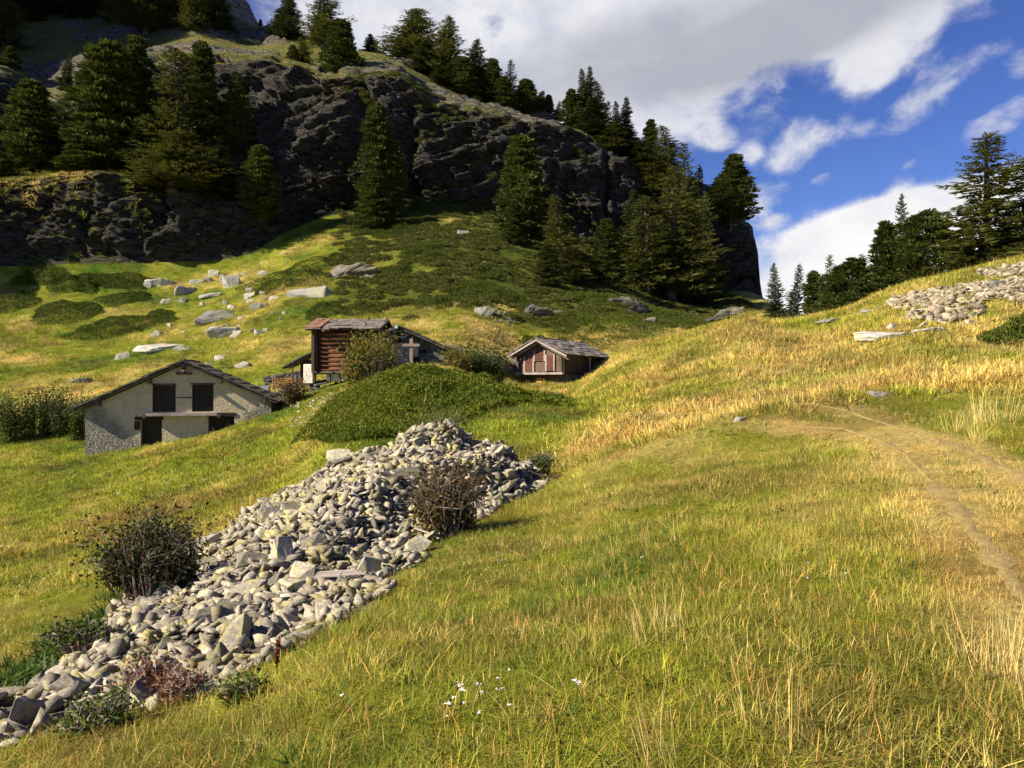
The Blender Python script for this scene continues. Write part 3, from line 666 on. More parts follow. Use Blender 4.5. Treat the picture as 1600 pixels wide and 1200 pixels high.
# ---- trees: unit height 10 m, crown half width about 1 (scaled per tree)
def conifer_mesh(seed, kind):
    global rng
    keep = rng; rng = np.random.default_rng(seed); H = 10.0; parts = []; segs = []
    lean = rng.normal(0, .12, 2)
    def axis(z): t = z/H; return np.array((lean[0]*t*t*2+.08*math.sin(z*.9+seed), lean[1]*t*t*2, z))
    zz = np.linspace(0, H*.985, 9)
    for a, c in zip(zz[:-1], zz[1:]): segs.append((axis(a), axis(c), .17*(1-a/H)+.015, .17*(1-c/H)+.012))
    nb = {'spruce': 150, 'larch': 120, 'tall_larch': 135}[kind]
    lo = {'spruce': .05, 'larch': .08, 'tall_larch': .13}[kind]
    for k in range(nb):
        t = lo+(1-lo)*((k+rng.random())/nb)**.92; z = t*H; th = k*2.399+rng.normal(0, .35)
        if kind == 'spruce': Lb = 1.55*(1-t)**.85*(.75+.4*rng.random())+.12
        elif kind == 'larch': Lb = (1.5*(1-t)**.75*min(1, .55+t*3))*(.55+.6*rng.random())+.14
        else: Lb = (1.75*(1-t)**.7*min(1, .5+t*2.4))*(.5+.65*rng.random())+.15
        lobe = 1+.22*math.sin(th*2+seed)+.15*math.sin(z*2.1+seed*3); Lb *= lobe
        out = np.array((math.cos(th), math.sin(th), 0)); el = -.30+.75*t if kind == 'spruce' else -.16+.6*t
        o = axis(z); m_ = 7
        ss = np.linspace(0, 1, m_); sag = {'spruce': -.25, 'larch': -.30, 'tall_larch': -.26}[kind]
        pts = o+out*(ss*Lb)[:, None]; pts[:, 2] += ss*Lb*el+sag*Lb*(ss-ss**2*1.15)
        segs.append((pts[0], pts[3], .022+.02*(1-t), .016)); segs.append((pts[3], pts[6], .016, .006))
        ntw = int({'spruce': 62, 'larch': 46, 'tall_larch': 50}[kind]*(Lb/1.3+.22))
        s = rng.random(ntw)**.75*.98+.02
        base = np.stack([np.interp(s, ss, pts[:, q]) for q in range(3)], 1)
        side = np.cross(out, (0, 0, 1.0)); sg = rng.choice([-1, 1], ntw)[:, None]
        spread = (rng.random((ntw, 1))*.8+.35)
        D = out*.65+side*sg*spread+np.array((0, 0, 1.0))*rng.normal(-.22 if kind == 'spruce' else -.05, .35, (ntw, 1))
        Lc = (.20+.34*(1-s)*min(1, Lb))*(.7+.6*rng.random(ntw))*(1-.35*t)
        base = base+side*sg*rng.random((ntw, 1))*.10*Lb
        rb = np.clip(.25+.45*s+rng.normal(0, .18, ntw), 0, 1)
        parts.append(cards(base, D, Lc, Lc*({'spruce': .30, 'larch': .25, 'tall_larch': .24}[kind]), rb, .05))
    nt_ = 40; z = H*(.9+.11*rng.random(nt_)); p = np.stack([axis(q) for q in z])
    D = rng.normal(size=(nt_, 3)); D[:, 2] = np.abs(D[:, 2])+.6; parts.append(cards(p, D, .25, .06))
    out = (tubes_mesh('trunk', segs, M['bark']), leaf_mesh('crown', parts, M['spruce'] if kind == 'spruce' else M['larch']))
    rng = keep; return out
def arolla_mesh(seed, shape):
    global rng
    keep = rng; rng = np.random.default_rng(seed); H = 10.0; parts = []; segs = []
    prof = {'column': lambda t: 1.05*min(1, (t/.22))**.6*(max(0, 1-t)**.55)*1.12,
            'cone': lambda t: 1.25*min(1, t/.12)**.6*(max(0, 1-t))**.75,
            'round': lambda t: 1.9*min(1, t/.25)**.5*(max(0, 1-t**2.6))**.6}[shape]
    for a, c in zip(np.linspace(0, 9, 8)[:-1], np.linspace(0, 9, 8)[1:]): segs.append(((0, 0, a), (0, 0, c), .2*(1-a/H)+.02, .2*(1-c/H)+.02))
    nc = {'column': 150, 'cone': 130, 'round': 190}[shape]
    for k in range(nc):
        t = .05+.95*(k+rng.random())/nc; th = k*2.399+rng.normal(0, .3); pr = prof(t)*(1+.18*math.sin(th*2+seed+t*6))
        rr = pr*(.42+.72*rng.random()**.7); z = t*H-.15*pr+rng.normal(0, .12)
        c = np.array((rr*math.cos(th), rr*math.sin(th), z)); rad = (.18+.26*rng.random())*(.6+.45*pr)
        segs.append(((0, 0, max(.2, z-.35*rr-.3)), tuple(c), .05*(1-t)+.015, .012))
        n = int(70+60*rad)
        d = unit(rng.normal(size=(n, 3))); d[:, 2] = d[:, 2]*.8+.12
        out = np.array((math.cos(th), math.sin(th), .55))
        p = c+d*rad*(rng.random((n, 1))**.45)*np.array((1, 1, .85))
        D = d*.7+out*.55+np.array((0, 0, .45)); Lc = .15+.17*rng.random(n)
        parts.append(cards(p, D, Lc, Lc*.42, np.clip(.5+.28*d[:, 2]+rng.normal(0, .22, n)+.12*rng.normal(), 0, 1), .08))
    n = 900; t = .05+.9*rng.random(n); th = rng.random(n)*6.283; pr = np.array([prof(q) for q in t])*np.sqrt(rng.random(n))*.75
    p = np.stack([pr*np.cos(th), pr*np.sin(th), t*H], 1); parts.append(cards(p, rng.normal(size=(n, 3))+np.array((0, 0, .4)), .42, .22, rng.random(n)*.4))
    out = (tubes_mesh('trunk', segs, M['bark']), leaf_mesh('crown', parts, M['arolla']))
    rng = keep; return out
PROTO = {'spruce': [conifer_mesh(s, 'spruce') for s in (11, 12, 13)], 'larch': [conifer_mesh(s, 'larch') for s in (21, 22, 23)],
         'tall_larch': [conifer_mesh(s, 'tall_larch') for s in (31, 32)], 'column': [arolla_mesh(s, 'column') for s in (41, 42, 43)],
         'cone': [arolla_mesh(s, 'cone') for s in (51, 52)], 'round': [arolla_mesh(s, 'round') for s in (61, 62)]}
CW = {'spruce': 1.3, 'larch': 1.15, 'tall_larch': 1.02, 'column': 1.2, 'cone': 1.1, 'round': 1.4}
KN = {'spruce': ('spruce_tree', 'spruce'), 'larch': ('larch_tree', 'larch'), 'tall_larch': ('larch_tree', 'larch'), 'column': ('stone_pine', 'pine tree'), 'cone': ('stone_pine', 'pine tree'), 'round': ('stone_pine', 'pine tree')}
_cnt = [0]
def tree(u, vtop, Y, wpx, kind, label, group=None, sink=.3):
    if Y < 0: Y = hit(u, -Y, 124)[1]
    x, y, z = at(u, Y); z -= sink
    h = max(1.0, vz(Y, vtop)-z); hw = wpx/2/F*Y
    q = PROTO[kind]; tm, cm = q[_cnt[0] % len(q)]; _cnt[0] += 1
    nm, cat = KN[kind]; e = empty(nm, (x, y, z), rng.random()*6.28); tag(e, label, cat, group)
    s = hw/CW[kind]; e.scale = (s, s, h/10.0)
    link('trunk', tm, e); link('crown', cm, e); return e
GR = 'conifers along the top of the cliff'; GC = 'conifers standing on and below the cliff'; GU = 'conifers on the upper slope'; GH = 'conifers behind the right-hand hill'
TREES = [
 # crest line, left to right
 (447,-10,-64,62,'spruce','dark spruce against blue sky, leftmost tree on the bare skyline ridge',GR),
 (407,31,180,10,'cone','tiny pine sapling on the skyline left of the dark spruce',GR),
 (505,-14,-78,58,'tall_larch','open ragged larch on the skyline beside the leftmost dark spruce',GR),
 (532,33,124,60,'column','stout dark stone pine standing right on the cliff edge under the skyline larches',GR),
 (582,54,150,40,'spruce','small lone spruce on the skyline with open cloud on both sides',GR),
 (642,16,142,74,'tall_larch','broad larch with curling bare top, tallest on the cliff crest',GR),
 (702,26,138,56,'tall_larch','slender larch with a spiky split tip on the cliff crest',GR),
 (741,62,136,58,'spruce','bushy spruce right of the spiky tipped larch on the crest',GR),
 (770,94,136,42,'column','narrow dark pine between the bushy spruce and a slim larch on the crest',GR),
 (799,97,137,34,'larch','slim larch left of the rounded pair near the middle of the crest',GR),
 (822,126,137,46,'column','rounded dark pine leaning over the cliff edge above the grey rock face',GR),
 (840,140,139,34,'spruce','ragged spruce tucked behind the rounded dark pine on the crest',GR),
 (857,149,139,22,'column','short blunt pine in the gap of the crest line',GR),
 (871,158,141,18,'larch','thin grey larch seen in the bright gap of the crest line',GR),
 (893,141,136,36,'column','blunt topped pine at the left of the four tree clump on the crest',GR),
 (908,110,137,36,'spruce','left one of the twin pointed spruces in the crest clump',GR),
 (921,104,138,40,'spruce','right and higher one of the twin pointed spruces in the crest clump',GR),
 (940,132,136,50,'spruce','spreading spruce at the right side of the crest clump',GR),
 (960,160,139,30,'spruce','left of two even spruces just right of the crest clump',GR),
 (978,152,138,46,'spruce','right of two even spruces where the crest begins to drop',GR),
 (1016,189,137,32,'column','small dark pine on the dropping crest against a blue patch',GR),
 (1043,196,134,60,'larch','wispy topped larch on the dropping crest above the big larch group',GR),
 (1068,222,126,80,'larch','dark larch behind the big olive larch group',GR),
 # below the cliff, centre and right
 (1050,262,106,112,'larch','largest olive larch of the group below the falling crest',GC),
 (1010,304,103,78,'larch','left olive larch with low skirts in the group below the crest',GC),
 (1084,330,113,70,'spruce','dark spruce at the right foot of the big larch group',GC),
 (1148,244,134.2,64,'column','tall dark pine standing on top of the rock pillar',GC),
 (1124,282,134.4,46,'cone','lower pine leaning against the tall one on the rock pillar',GC),
 (588,166,110,66,'column','tall stone pine in front of the grey rock face',GC),
 (586,272,104,52,'cone','low bright stone pine at the foot of the tall rock face pine',GC),
 (616,222,110,44,'column','dark narrow pine hidden on the shaded side of the tall rock face pine',GC),
 (815,216,105,82,'column','broad columnar stone pine at the middle of the cliff foot',GC),
 (804,314,100,34,'cone','short pine at the left foot of the broad columnar pine',GC),
 (876,305,92,66,'larch','sunlit yellow green larch right of the broad columnar pine',GC),
 (892,384,89,56,'larch','low drooping larch under the sunlit yellow green larch',GC),
 (856,384,85,42,'column','compact blue green pine in the heath left of the sunlit larch',GC),
 (948,346,92,52,'cone','isolated small stone pine between the sunlit larch and the larch group',GC),
 # left, on the ledge of the cliff
 (168,72,107,118,'column','massive stone pine on the left cliff ledge, sunlit on its left flank',GC),
 (214,62,111,66,'column','black shaded pine close behind the massive ledge pine',GC),
 (283,72,107,112,'larch','high feathery larch on the ledge right of the massive pine',GC),
 (316,70,112,60,'column','dark pine crown rising behind the high feathery larch',GC),
 (268,206,100,96,'tall_larch','lower larch with pale hanging boughs in front of the shaded wall',GC),
 (48,128,106,80,'column','dark pine on the left ledge beside the sloping rock slab',GC),
 (370,120,113,50,'cone','small pine clinging to the rock left of the strata face',GC),
 (406,230,104,60,'column','shaded pine at the foot of the strata face',GC),
 (335,228,104,74,'spruce','black spruce between the pale boughed larch and the strata face pine',GC),
 (2,236,101,62,'larch','larch boughs at the left edge of the photo below the ledge',GC),
 (118,196,107,60,'spruce','spruce in the dark gap left of the massive ledge pine',GC),
 (232,180,106,72,'spruce','spruce in the dark gap between massive pine and feathery larch',GC),
 # upper left slope
 (16,74,119,26,'cone','small round pine on the upper meadow at far left',GU),
 (103,80,118,26,'spruce','small spruce at the upper meadow edge above the ledge',GU),
 (230,-48,-58,66,'tall_larch','single stemmed larch on the rocky upper slope',GU),
 (285,-64,-48,60,'spruce','left spruce of the dark pair below the grey peak',GU),
 (322,-70,-50,62,'spruce','right spruce of the dark pair below the grey peak',GU),
 (58,-80,-26,66,'spruce','dark spruce at the top edge, left of three above the upper slope',GU),
 (102,-70,-24,60,'spruce','dark spruce at the top edge, middle of three above the upper slope',GU),
 (152,-64,-22,64,'larch','dark larch at the top edge, right of three above the upper slope',GU),
 (8,-50,-80,70,'larch','larch leaning in at the top left corner of the photo',GU),
 (476,60,128,30,'larch','small yellow green larch on the grass above the cliff',GU),
 (458,72,127,22,'cone','little blue pine left of the small yellow green larch',GU),
 # behind the right hill
 (1537,214,58,138,'tall_larch','big open larch on the right with long level boughs',GH),
 (1604,246,60,130,'tall_larch','second open larch cut off by the right edge of the photo',GH),
 (1447,332,63,92,'round','dense rounded stone pine behind the rubble hill',GH),
 (1414,305,72,46,'spruce','pointed spruce top rising behind the rounded stone pine',GH),
 (1384,351,65,66,'column','upright dark stone pine left of the rounded one',GH),
 (1332,407,68,80,'round','olive rounded crown low on the right skyline',GH),
 (1298,402,80,46,'larch','ragged larch left of the olive rounded crown',GH),
 (1271,427,74,46,'column','dark egg shaped pine on the saddle',GH),
 (1240,416,86,40,'spruce','right of two thin spruces on the saddle beside the rock pillar',GH),
 (1213,412,90,34,'spruce','left of two thin spruces on the saddle beside the rock pillar',GH),
 (1512,384,57,52,'cone','low pine bush at the foot of the big open larch',GH),
 (1590,392,60,60,'cone','low pine bush below the larch at the right edge',GH),
]
TREES += [
 (664,60,137,60,'spruce','dense spruce filling the gap between the two tallest crest larches',GR),
 (722,92,134,56,'column','dark pine low between the spiky larch and the bushy spruce on the crest',GR),
 (690,100,134,50,'spruce','spruce skirt at the cliff edge under the spiky larch',GR),
 (756,112,134,48,'spruce','shorter spruce in front of the bushy one on the crest',GR),
 (786,122,134,44,'column','dark pine at the cliff edge before the slim larch',GR),
 (925,160,133,60,'spruce','low broad spruce at the foot of the crest clump',GR),
 (955,196,132,56,'larch','larch at the cliff edge under the two even spruces',GR),
 (998,214,132,54,'spruce','dark spruce right of the two even spruces on the falling crest',GR),
 (1022,240,130,64,'larch','larch on the falling crest just left of the wispy topped one',GR),
 (1090,262,128,52,'spruce','tall dark spruce at the right shoulder of the larch group',GC),
 (1098,300,124,46,'larch','larch before the rock wall left of the pillar',GC),
 (1068,300,112,80,'larch','shaded larch filling the middle of the group below the crest',GC),
 (1034,330,110,70,'spruce','dark spruce between the olive larches of the group',GC),
 (985,300,118,60,'spruce','shaded spruce at the cliff foot left of the larch group',GC),
 (1122,385,124,28,'spruce','small dark spruce at the foot of the rock pillar',GC),
 (965,360,116,56,'larch','olive larch at the cliff foot behind the isolated small pine',GC),
 (30,-60,-40,70,'spruce','broad dark spruce close to the top left corner',GU),
 (190,-60,-34,64,'spruce','dark spruce at the top edge left of the single stemmed larch',GU),
 (262,-70,-52,58,'larch','larch between the single stemmed one and the dark pair',GU),
 (305,-50,-56,52,'larch','olive larch in front of the dark pair below the peak',GU),
 (345,-20,-50,40,'spruce','small spruce at the right end of the row below the peak',GU),
 (124,-50,-30,60,'spruce','spruce filling the row at the top edge above the rocky slope',GU),
 (128,225,104,66,'column','shaded pine at the lower left of the massive ledge pine',GC),
 (75,190,107,60,'larch','larch in the shade between two dark ledge pines',GC),
 (1352,398,74,54,'larch','loose larch behind the olive crown on the right skyline',GH),
 (1310,424,70,60,'round','dark low crown left of the olive one on the right skyline',GH),
 (1420,372,66,60,'column','pine filling the gap between the upright and the rounded one',GH),
]
WID = {GR: .98, GC: 1.05, GU: 1.0, GH: 1.0}
for (u, vt, Y, w, k, lab, grp) in TREES: tree(u, vt, Y, w*WID[grp], k, lab, grp)

# ------------------------------------------------------------------ bushes and junipers
def mat_shrub(name, label, cat, group, u0, u1, v0, v1, mat, hgt=.62, n=None, Ym=None, ln=(.08, .17)):
    """low juniper mat draped over the land; seen between photo columns u0..u1 and rows v0 (top) .. v1 (foot)"""
    um = (u0+u1)/2; x1, y1, _ = hit(um, v1)
    x0, y0, _ = hit(um, v0+hgt*F/y1*.6)
    cx, cy = (x0+x1)/2, (y0+y1)/2; a = (u1-u0)/2/F*cy; b = max(abs(y0-y1)/2, a*.28); b = min(b, a*1.6)
    cyy = y1+b; cx = (um-800)/F*cyy
    n = n or int(min(16000, max(2400, a*b*1500)))
    k = (ln[1]/.2)
    t = rng.random(n)*6.283; rr = np.sqrt(rng.random(n)); edge = 1+.75*fbm(np.cos(t)*1.6+cx, np.sin(t)*1.6+cyy, 0, 3)
    px = cx+a*rr*np.cos(t)*edge; py = cyy+b*rr*np.sin(t)*edge
    lump = np.clip(.35+1.1*(fbm(px*1.1, py*1.1, cx, 3)+.35), .12, 1.5)
    dome = hgt*np.sqrt(np.maximum(0, 1-rr**2.4))*lump+.03
    pz = ground(px, py)+dome*(.25+.75*rng.random(n)**.4)
    P = np.stack([px, py, pz], 1)-np.array((cx, cyy, 0)); zc = gz(cx, cyy); P[:, 2] -= zc
    D = rng.normal(size=(n, 3))*.8; D[:, 2] = np.abs(D[:, 2])*.6+.45
    L = ln[0]+(ln[1]-ln[0])*rng.random(n)
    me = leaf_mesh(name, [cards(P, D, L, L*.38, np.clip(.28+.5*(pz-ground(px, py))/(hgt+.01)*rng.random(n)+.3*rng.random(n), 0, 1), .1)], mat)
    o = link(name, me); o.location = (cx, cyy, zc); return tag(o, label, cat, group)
GJ = 'juniper mats on the slope'
for (u0, u1, v0, v1, lab) in [
  (20,112,412,450,'dark juniper mat below the left cliff foot, nearest the left edge in the upper row'),
  (88,162,424,461,'juniper mat overlapping the upper row, second from the left'),
  (122,250,424,454,'long juniper mat under the shaded cliff foot, right end of the upper row'),
  (166,238,452,477,'small domed juniper on the slope below the long upper mat'),
  (-10,60,450,488,'juniper mat at the left edge in the middle row'),
  (56,170,466,502,'long low juniper mat in the middle row with tawny grass above it'),
  (110,270,490,528,'largest left slope juniper, lowest of the mats there'),
  (230,268,484,500,'little juniper hump above the right end of the lowest mat'),
  (376,536,410,456,'big dark juniper right of the scattered boulders'),
  (474,531,472,498,'left of the twin juniper humps above the log barn roof'),
  (534,600,471,494,'right of the twin juniper humps above the log barn roof'),
  (498,545,396,414,'juniper patch at the shadow edge above the big dark juniper'),
  (594,650,412,434,'dark juniper fringe on the heath right of the brown outcrop'),
  (636,705,462,482,'juniper strip on the heath above the tawny grass band'),
  (738,812,416,436,'juniper strip in the middle of the heath slope'),
  (866,1012,480,546,'wide bright juniper between the two rocky banks above the brown barn'),
  (812,852,524,541,'small juniper just behind the ridge of the brown barn'),
  (1000,1110,474,512,'juniper mat under the big larch group'),
  (640,720,378,400,'juniper patch in half shade at the cliff foot'),
  (880,990,452,478,'juniper mat in the shade above the dark rocky bank'),
  (1538,1640,504,548,'bright green juniper at the right edge below the rubble hill'),
  (700,820,440,470,'juniper mat in the lower middle of the heath'),
  (560,660,350,372,'shaded juniper at the foot of the rock face'),
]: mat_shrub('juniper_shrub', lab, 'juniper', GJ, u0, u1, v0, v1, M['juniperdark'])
# the big juniper over the knoll under the cross
def knoll_juniper():
    n = 120000; P = []
    ux = 455+rng.random(n)*440; Yy = 23.5+rng.random(n)*11.5
    x = (ux-800)/F*Yy; y = Yy; z = ground(x, y); v = 600-z/y*F
    top = np.interp(ux, [455,480,520,560,600,660,720,780,830,870,895], [700,665,628,602,590,582,584,596,610,622,642])
    bot = np.interp(ux, [455,480,520,580,640,700,740,790,830,895], [702,694,698,696,682,668,655,636,632,646])
    nz_ = 9*fbm(ux*.02, v*.03, 3, 3)
    ok = (v > top+nz_) & (v < bot+nz_) & (vnoise(x*1.4, y*1.4, 2) > -.72)
    x, y, z = x[ok], y[ok], z[ok]; n = len(x)
    lump = np.clip(.55+1.5*fbm(x*.9, y*.9, 4, 4), .06, 1.7)
    pz = z+.34*lump*(.2+.8*rng.random(n)**.45)
    P = np.stack([x, y, pz], 1)-np.array((-4.2, 29, 0))
    D = rng.normal(size=(n, 3))*.8; D[:, 2] = np.abs(D[:, 2])*.6+.4; L = .06+.09*rng.random(n)
    r = np.clip(.5*rng.random(n)+.22*lump+.5*fbm(x*.4, y*.4, 8, 3)+.12, 0, 1)
    me = leaf_mesh('juniper_shrub', [cards(P, D, L, L*.4, r, .1)], M['juniper'])
    o = link('juniper_shrub', me); o.location = (-4.2, 29, 0)
    tag(o, 'wide bright green juniper covering the knoll below the wooden cross', 'juniper')
knoll_juniper()
def bush(name, label, cat, u, vtop, Y, wpx, mat, n=1800, leaf=(.05, .11), twigs=26, twigm='twig', group=None, depth=.8, vb=None):
    if vb: _, Y, _ = hit(u, vb)
    x, y, zz = at(u, Y); zz -= .04
    H = vz(Y, vtop)-zz; w = wpx/2/F*Y; e = empty(name, (x, y, zz)); tag(e, label, cat, group)
    segs = []; tips = []
    for k in range(twigs):
        th = rng.random()*6.283; r = math.sqrt(rng.random())*.95; hz = H*(.55+.5*rng.random())*math.sqrt(max(.05, 1-.55*r*r))
        r00 = .45*rng.random(); p0 = np.array((r00*w*math.cos(th), r00*depth*w*math.sin(th), 0)); p2 = np.array((w*r*math.cos(th), w*depth*r*math.sin(th), hz)); p1 = (p0+p2)/2+np.array((0, 0, .15*H))+rng.normal(0, .06*H, 3)
        r0 = .006+.007*rng.random(); segs += [(np.array((0, 0, -.03)), p0, r0, r0), (p0, p1, r0, r0*.7), (p1, p2, r0*.7, r0*.35)]; tips.append((p1, p2))
        for q in range(3):
            s = p1+(p2-p1)*rng.random(); d = rng.normal(0, .22*H, 3); d[2] = abs(d[2]); segs.append((s, s+d, r0*.4, r0*.18)); tips.append((s, s+d))
    link('branches', tubes_mesh('branches', segs, M[twigm], 4), e)
    if n:
        i = rng.integers(0, len(tips), n); a = np.array([q[0] for q in tips])[i]; b = np.array([q[1] for q in tips])[i]
        p = a+(b-a)*rng.random((n, 1))**.7*1.06+rng.normal(0, .10*H+.02, (n, 3)); 
        q_ = rng.random(n) < .72; m2 = q_.sum(); nl_ = 7; lc = unit(rng.normal(size=(nl_, 3))); lc[:, 2] = np.abs(lc[:, 2])*.9+.1
        lc = lc*(.38+.34*rng.random((nl_, 1))); lc[:, 2] = np.clip(lc[:, 2], .25, .72); lr = .26+.20*rng.random(nl_); k_ = rng.integers(0, nl_, m2)
        d_ = unit(rng.normal(size=(m2, 3))); pp = lc[k_]+d_*(lr[k_]*rng.random(m2)**.38*(1+.16*rng.normal(size=m2)))[:, None]
        p[q_] = pp*np.array((w*1.12, w*depth*1.12, H*1.02)); p[:, 2] = np.maximum(p[:, 2], .02)
        D = rng.normal(size=(n, 3)); D[:, 2] += .3; L = leaf[0]+(leaf[1]-leaf[0])*rng.random(n)
        link('leaves', leaf_mesh('leaves', [cards(p, D, L, L*.55, None, .12)], mat), e)
    return e
bush('rose_bush', 'sunlit yellow green bush with reddish leaves in front of the log barn', 'bush', 582, 524, 42.5, 92, M['bushrose'], 5200, (.12, .22), 60)
bush('green_bush', 'dark green bush between the stone hut and the brown barn', 'bush', 752, 540, 46, 100, M['bushgreen'], 5200, (.12, .22), 60)
bush('green_bush', 'reddish tinged bush right of the stone hut wall', 'bush', 714, 543, 44, 46, M['bushrose'], 2400, (.12, .2), 30)
bush('brown_bush', 'brownish bush below the firewood stack', 'bush', 452, 592, 44.5, 48, M['bushbrown'], 2400, (.10, .18), 36)
for k, (u, vt, Y, w, lab) in enumerate([(12,618,48,60,'dark bush at the left edge beside the white house'), (58,612,49,62,'tallest middle bush of the row left of the white house'),
    (98,614,49,56,'bush third from the left edge in the row beside the house'), (128,622,48,44,'bush touching the left wall corner of the white house')]):
    bush('dark_bush', lab, 'bush', u, vt, Y, w, M['juniperdark'], 3200, (.10, .2), 34, 'twig', 'bushes left of the white house')  # dark leaf green with the shade on this row put into the colour
bush('dog_rose_bush', 'dark dog rose with bare grey twigs at the left side of the stone heap', 'bush', 232, 822, 14.6, 172, M['bushdark'], 15000, (.035, .085), 80, vb=932)
bush('dog_rose_bush', 'brown leaved dog rose growing out of the middle of the stone heap', 'bush', 697, 738, 14.9, 112, M['bushbrown'], 9000, (.03, .07), 80, vb=835)
bush('green_bush', 'small green bush at the right end of the stone heap', 'bush', 848, 706, 16.8, 54, M['bushgreen'], 1900, (.03, .06), 40)
bush('green_bush', 'low dark shrub behind the top of the stone heap', 'bush', 690, 642, 20.6, 92, M['bushgreen'], 2200, (.04, .08), 40)
bush('dead_brush', 'rust brown dead brush on the lower stone heap', 'bush', 232, 1040, 6.9, 96, M['deadbrush'], 1500, (.02, .05), 70, vb=1090)
bush('dead_brush', 'smaller tuft of rust brown brush right of the larger one', 'bush', 288, 1052, 6.6, 74, M['deadbrush'], 1000, (.02, .05), 50, vb=1098)
bush('weed_clump', 'green and reddish weed clump at the lower left foot of the stone heap', 'weeds', 150, 1092, 5.9, 120, M['weedmix'], 2200, (.015, .04), 30, vb=1140)
bush('weed_clump', 'green weeds along the shaded left edge of the heap under the dog rose', 'weeds', 130, 972, 10.5, 110, M['weedmix'], 2400, (.03, .07), 44, vb=1015)
bush('weed_clump', 'green weeds beside the dock stalk at the right foot of the heap', 'weeds', 385, 1062, 5.9, 80, M['weedmix'], 1300, (.015, .04), 20, vb=1095)
bush('green_bush', 'dry tawny bush just right of the green one at the heap end', 'bush', 880, 742, 15.9, 40, M['bushbrown'], 1300, (.03, .05), 26)
def dock():
    x, y, z = hit(432, 1056); e = MB(); e.tube((0, 0, 0), (.01, .01, .22), .004, .002, 6)
    o = empty('dock_plant', (x, y, z)); tag(o, 'dark red dock seed stalk at the right foot of the stone heap', 'plant'); e.build('stem', M['dock'], o)
    n = 150; t = rng.random(n); p = np.stack([.01*t, .01*t, .06+.17*t], 1); link('seed_head', leaf_mesh('seed_head', [cards(p, rng.normal(size=(n, 3)), .022, .014)], M['dock']), o)
dock()

# ------------------------------------------------------------------ stones
def rock_mesh(seed, mat, flat=.55, n=14, bev=.05, rough=0, cuts=1):
    """angular broken stone: hull of points pushed towards the faces of a skewed block"""
    r = random.Random(seed); bm = bmesh.new(); sk = r.uniform(-.35, .35); sk2 = r.uniform(-.3, .3)
    for k in range(n):
        p = [r.uniform(-1, 1) for q in range(3)]
        q = max(range(3), key=lambda i_: abs(p[i_])); p[q] = math.copysign(r.uniform(.78, 1), p[q])
        if r.random() < .6:
            q2 = (q+1+r.randrange(2)) % 3; p[q2] = math.copysign(r.uniform(.6, 1), p[q2])
        bm.verts.new((p[0]+sk*p[1], p[1]*.74+sk2*p[2]*flat, p[2]*flat*(1-.22*p[0]*sk)))
    h = bmesh.ops.convex_hull(bm, input=bm.verts)
    bmesh.ops.delete(bm, geom=[q for q in h['geom_interior'] if isinstance(q, bmesh.types.BMVert)], context='VERTS')
    bmesh.ops.dissolve_limit(bm, angle_limit=.22, verts=bm.verts, edges=bm.edges)
    if bev: bmesh.ops.bevel(bm, geom=list(bm.edges), offset=bev, segments=1, affect='EDGES')
    bmesh.ops.triangulate(bm, faces=bm.faces)
    if rough:
        bmesh.ops.subdivide_edges(bm, edges=bm.edges, cuts=cuts, use_grid_fill=True); bmesh.ops.triangulate(bm, faces=bm.faces); bm.normal_update()
        for v in bm.verts:
            d_ = mnoise.fractal(v.co*2.2+Vector((seed, 0, 0)), .9, 2.1, 4); l_ = mnoise.noise(Vector((v.co.x*.8, v.co.y*.8, v.co.z*9+seed)))
            v.co += v.normal*(rough*d_+rough*.5*l_)
    bmesh.ops.recalc_face_normals(bm, faces=bm.faces)
    me = bpy.data.meshes.new('stone'); bm.to_mesh(me); bm.free(); me.materials.append(mat); return me
ROCK = [rock_mesh(100+k, M['stone'], (.36, .55, .25, .68)[k % 4], 12, .035, .04, 1) for k in range(16)]
BOUL = [rock_mesh(300+k, M['boulder'], (.42, .6, .34, .75)[k % 4], 16, .04, .07, 3) for k in range(10)]
DARK = [rock_mesh(400+k, M['darkrock'], (.5, .7, .4)[k % 3], 18, .04, .12, 3) for k in range(5)]
SMALL = [rock_mesh(200+k, M['rubble'], (.34, .55, .22)[k % 3], 9, 0) for k in range(10)]
def grab(me):
    v = np.zeros(len(me.vertices)*3, np.float32); me.vertices.foreach_get('co', v); t = np.array([p.vertices[:] for p in me.polygons]); return v.reshape(-1, 3), t
SMALLV = [grab(m_) for m_ in SMALL]
def normal_at(x, y, e=.25):
    dx = (ground(x+e, y)-ground(x-e, y))/(2*e); dy = (ground(x, y+e)-ground(x, y-e))/(2*e)
    return unit(np.stack([-dx, -dy, np.ones_like(dx)], -1))
def euler_mats(rx, ry, rz):
    cx, sx_, cy, sy, cz, sz = np.cos(rx), np.sin(rx), np.cos(ry), np.sin(ry), np.cos(rz), np.sin(rz)
    return np.stack([np.stack([cy*cz, sx_*sy*cz-cx*sz, cx*sy*cz+sx_*sz], -1), np.stack([cy*sz, sx_*sy*sz+cx*cz, cx*sy*sz-sx_*cz], -1), np.stack([-sy, sx_*cy, cx*cy], -1)], -2)
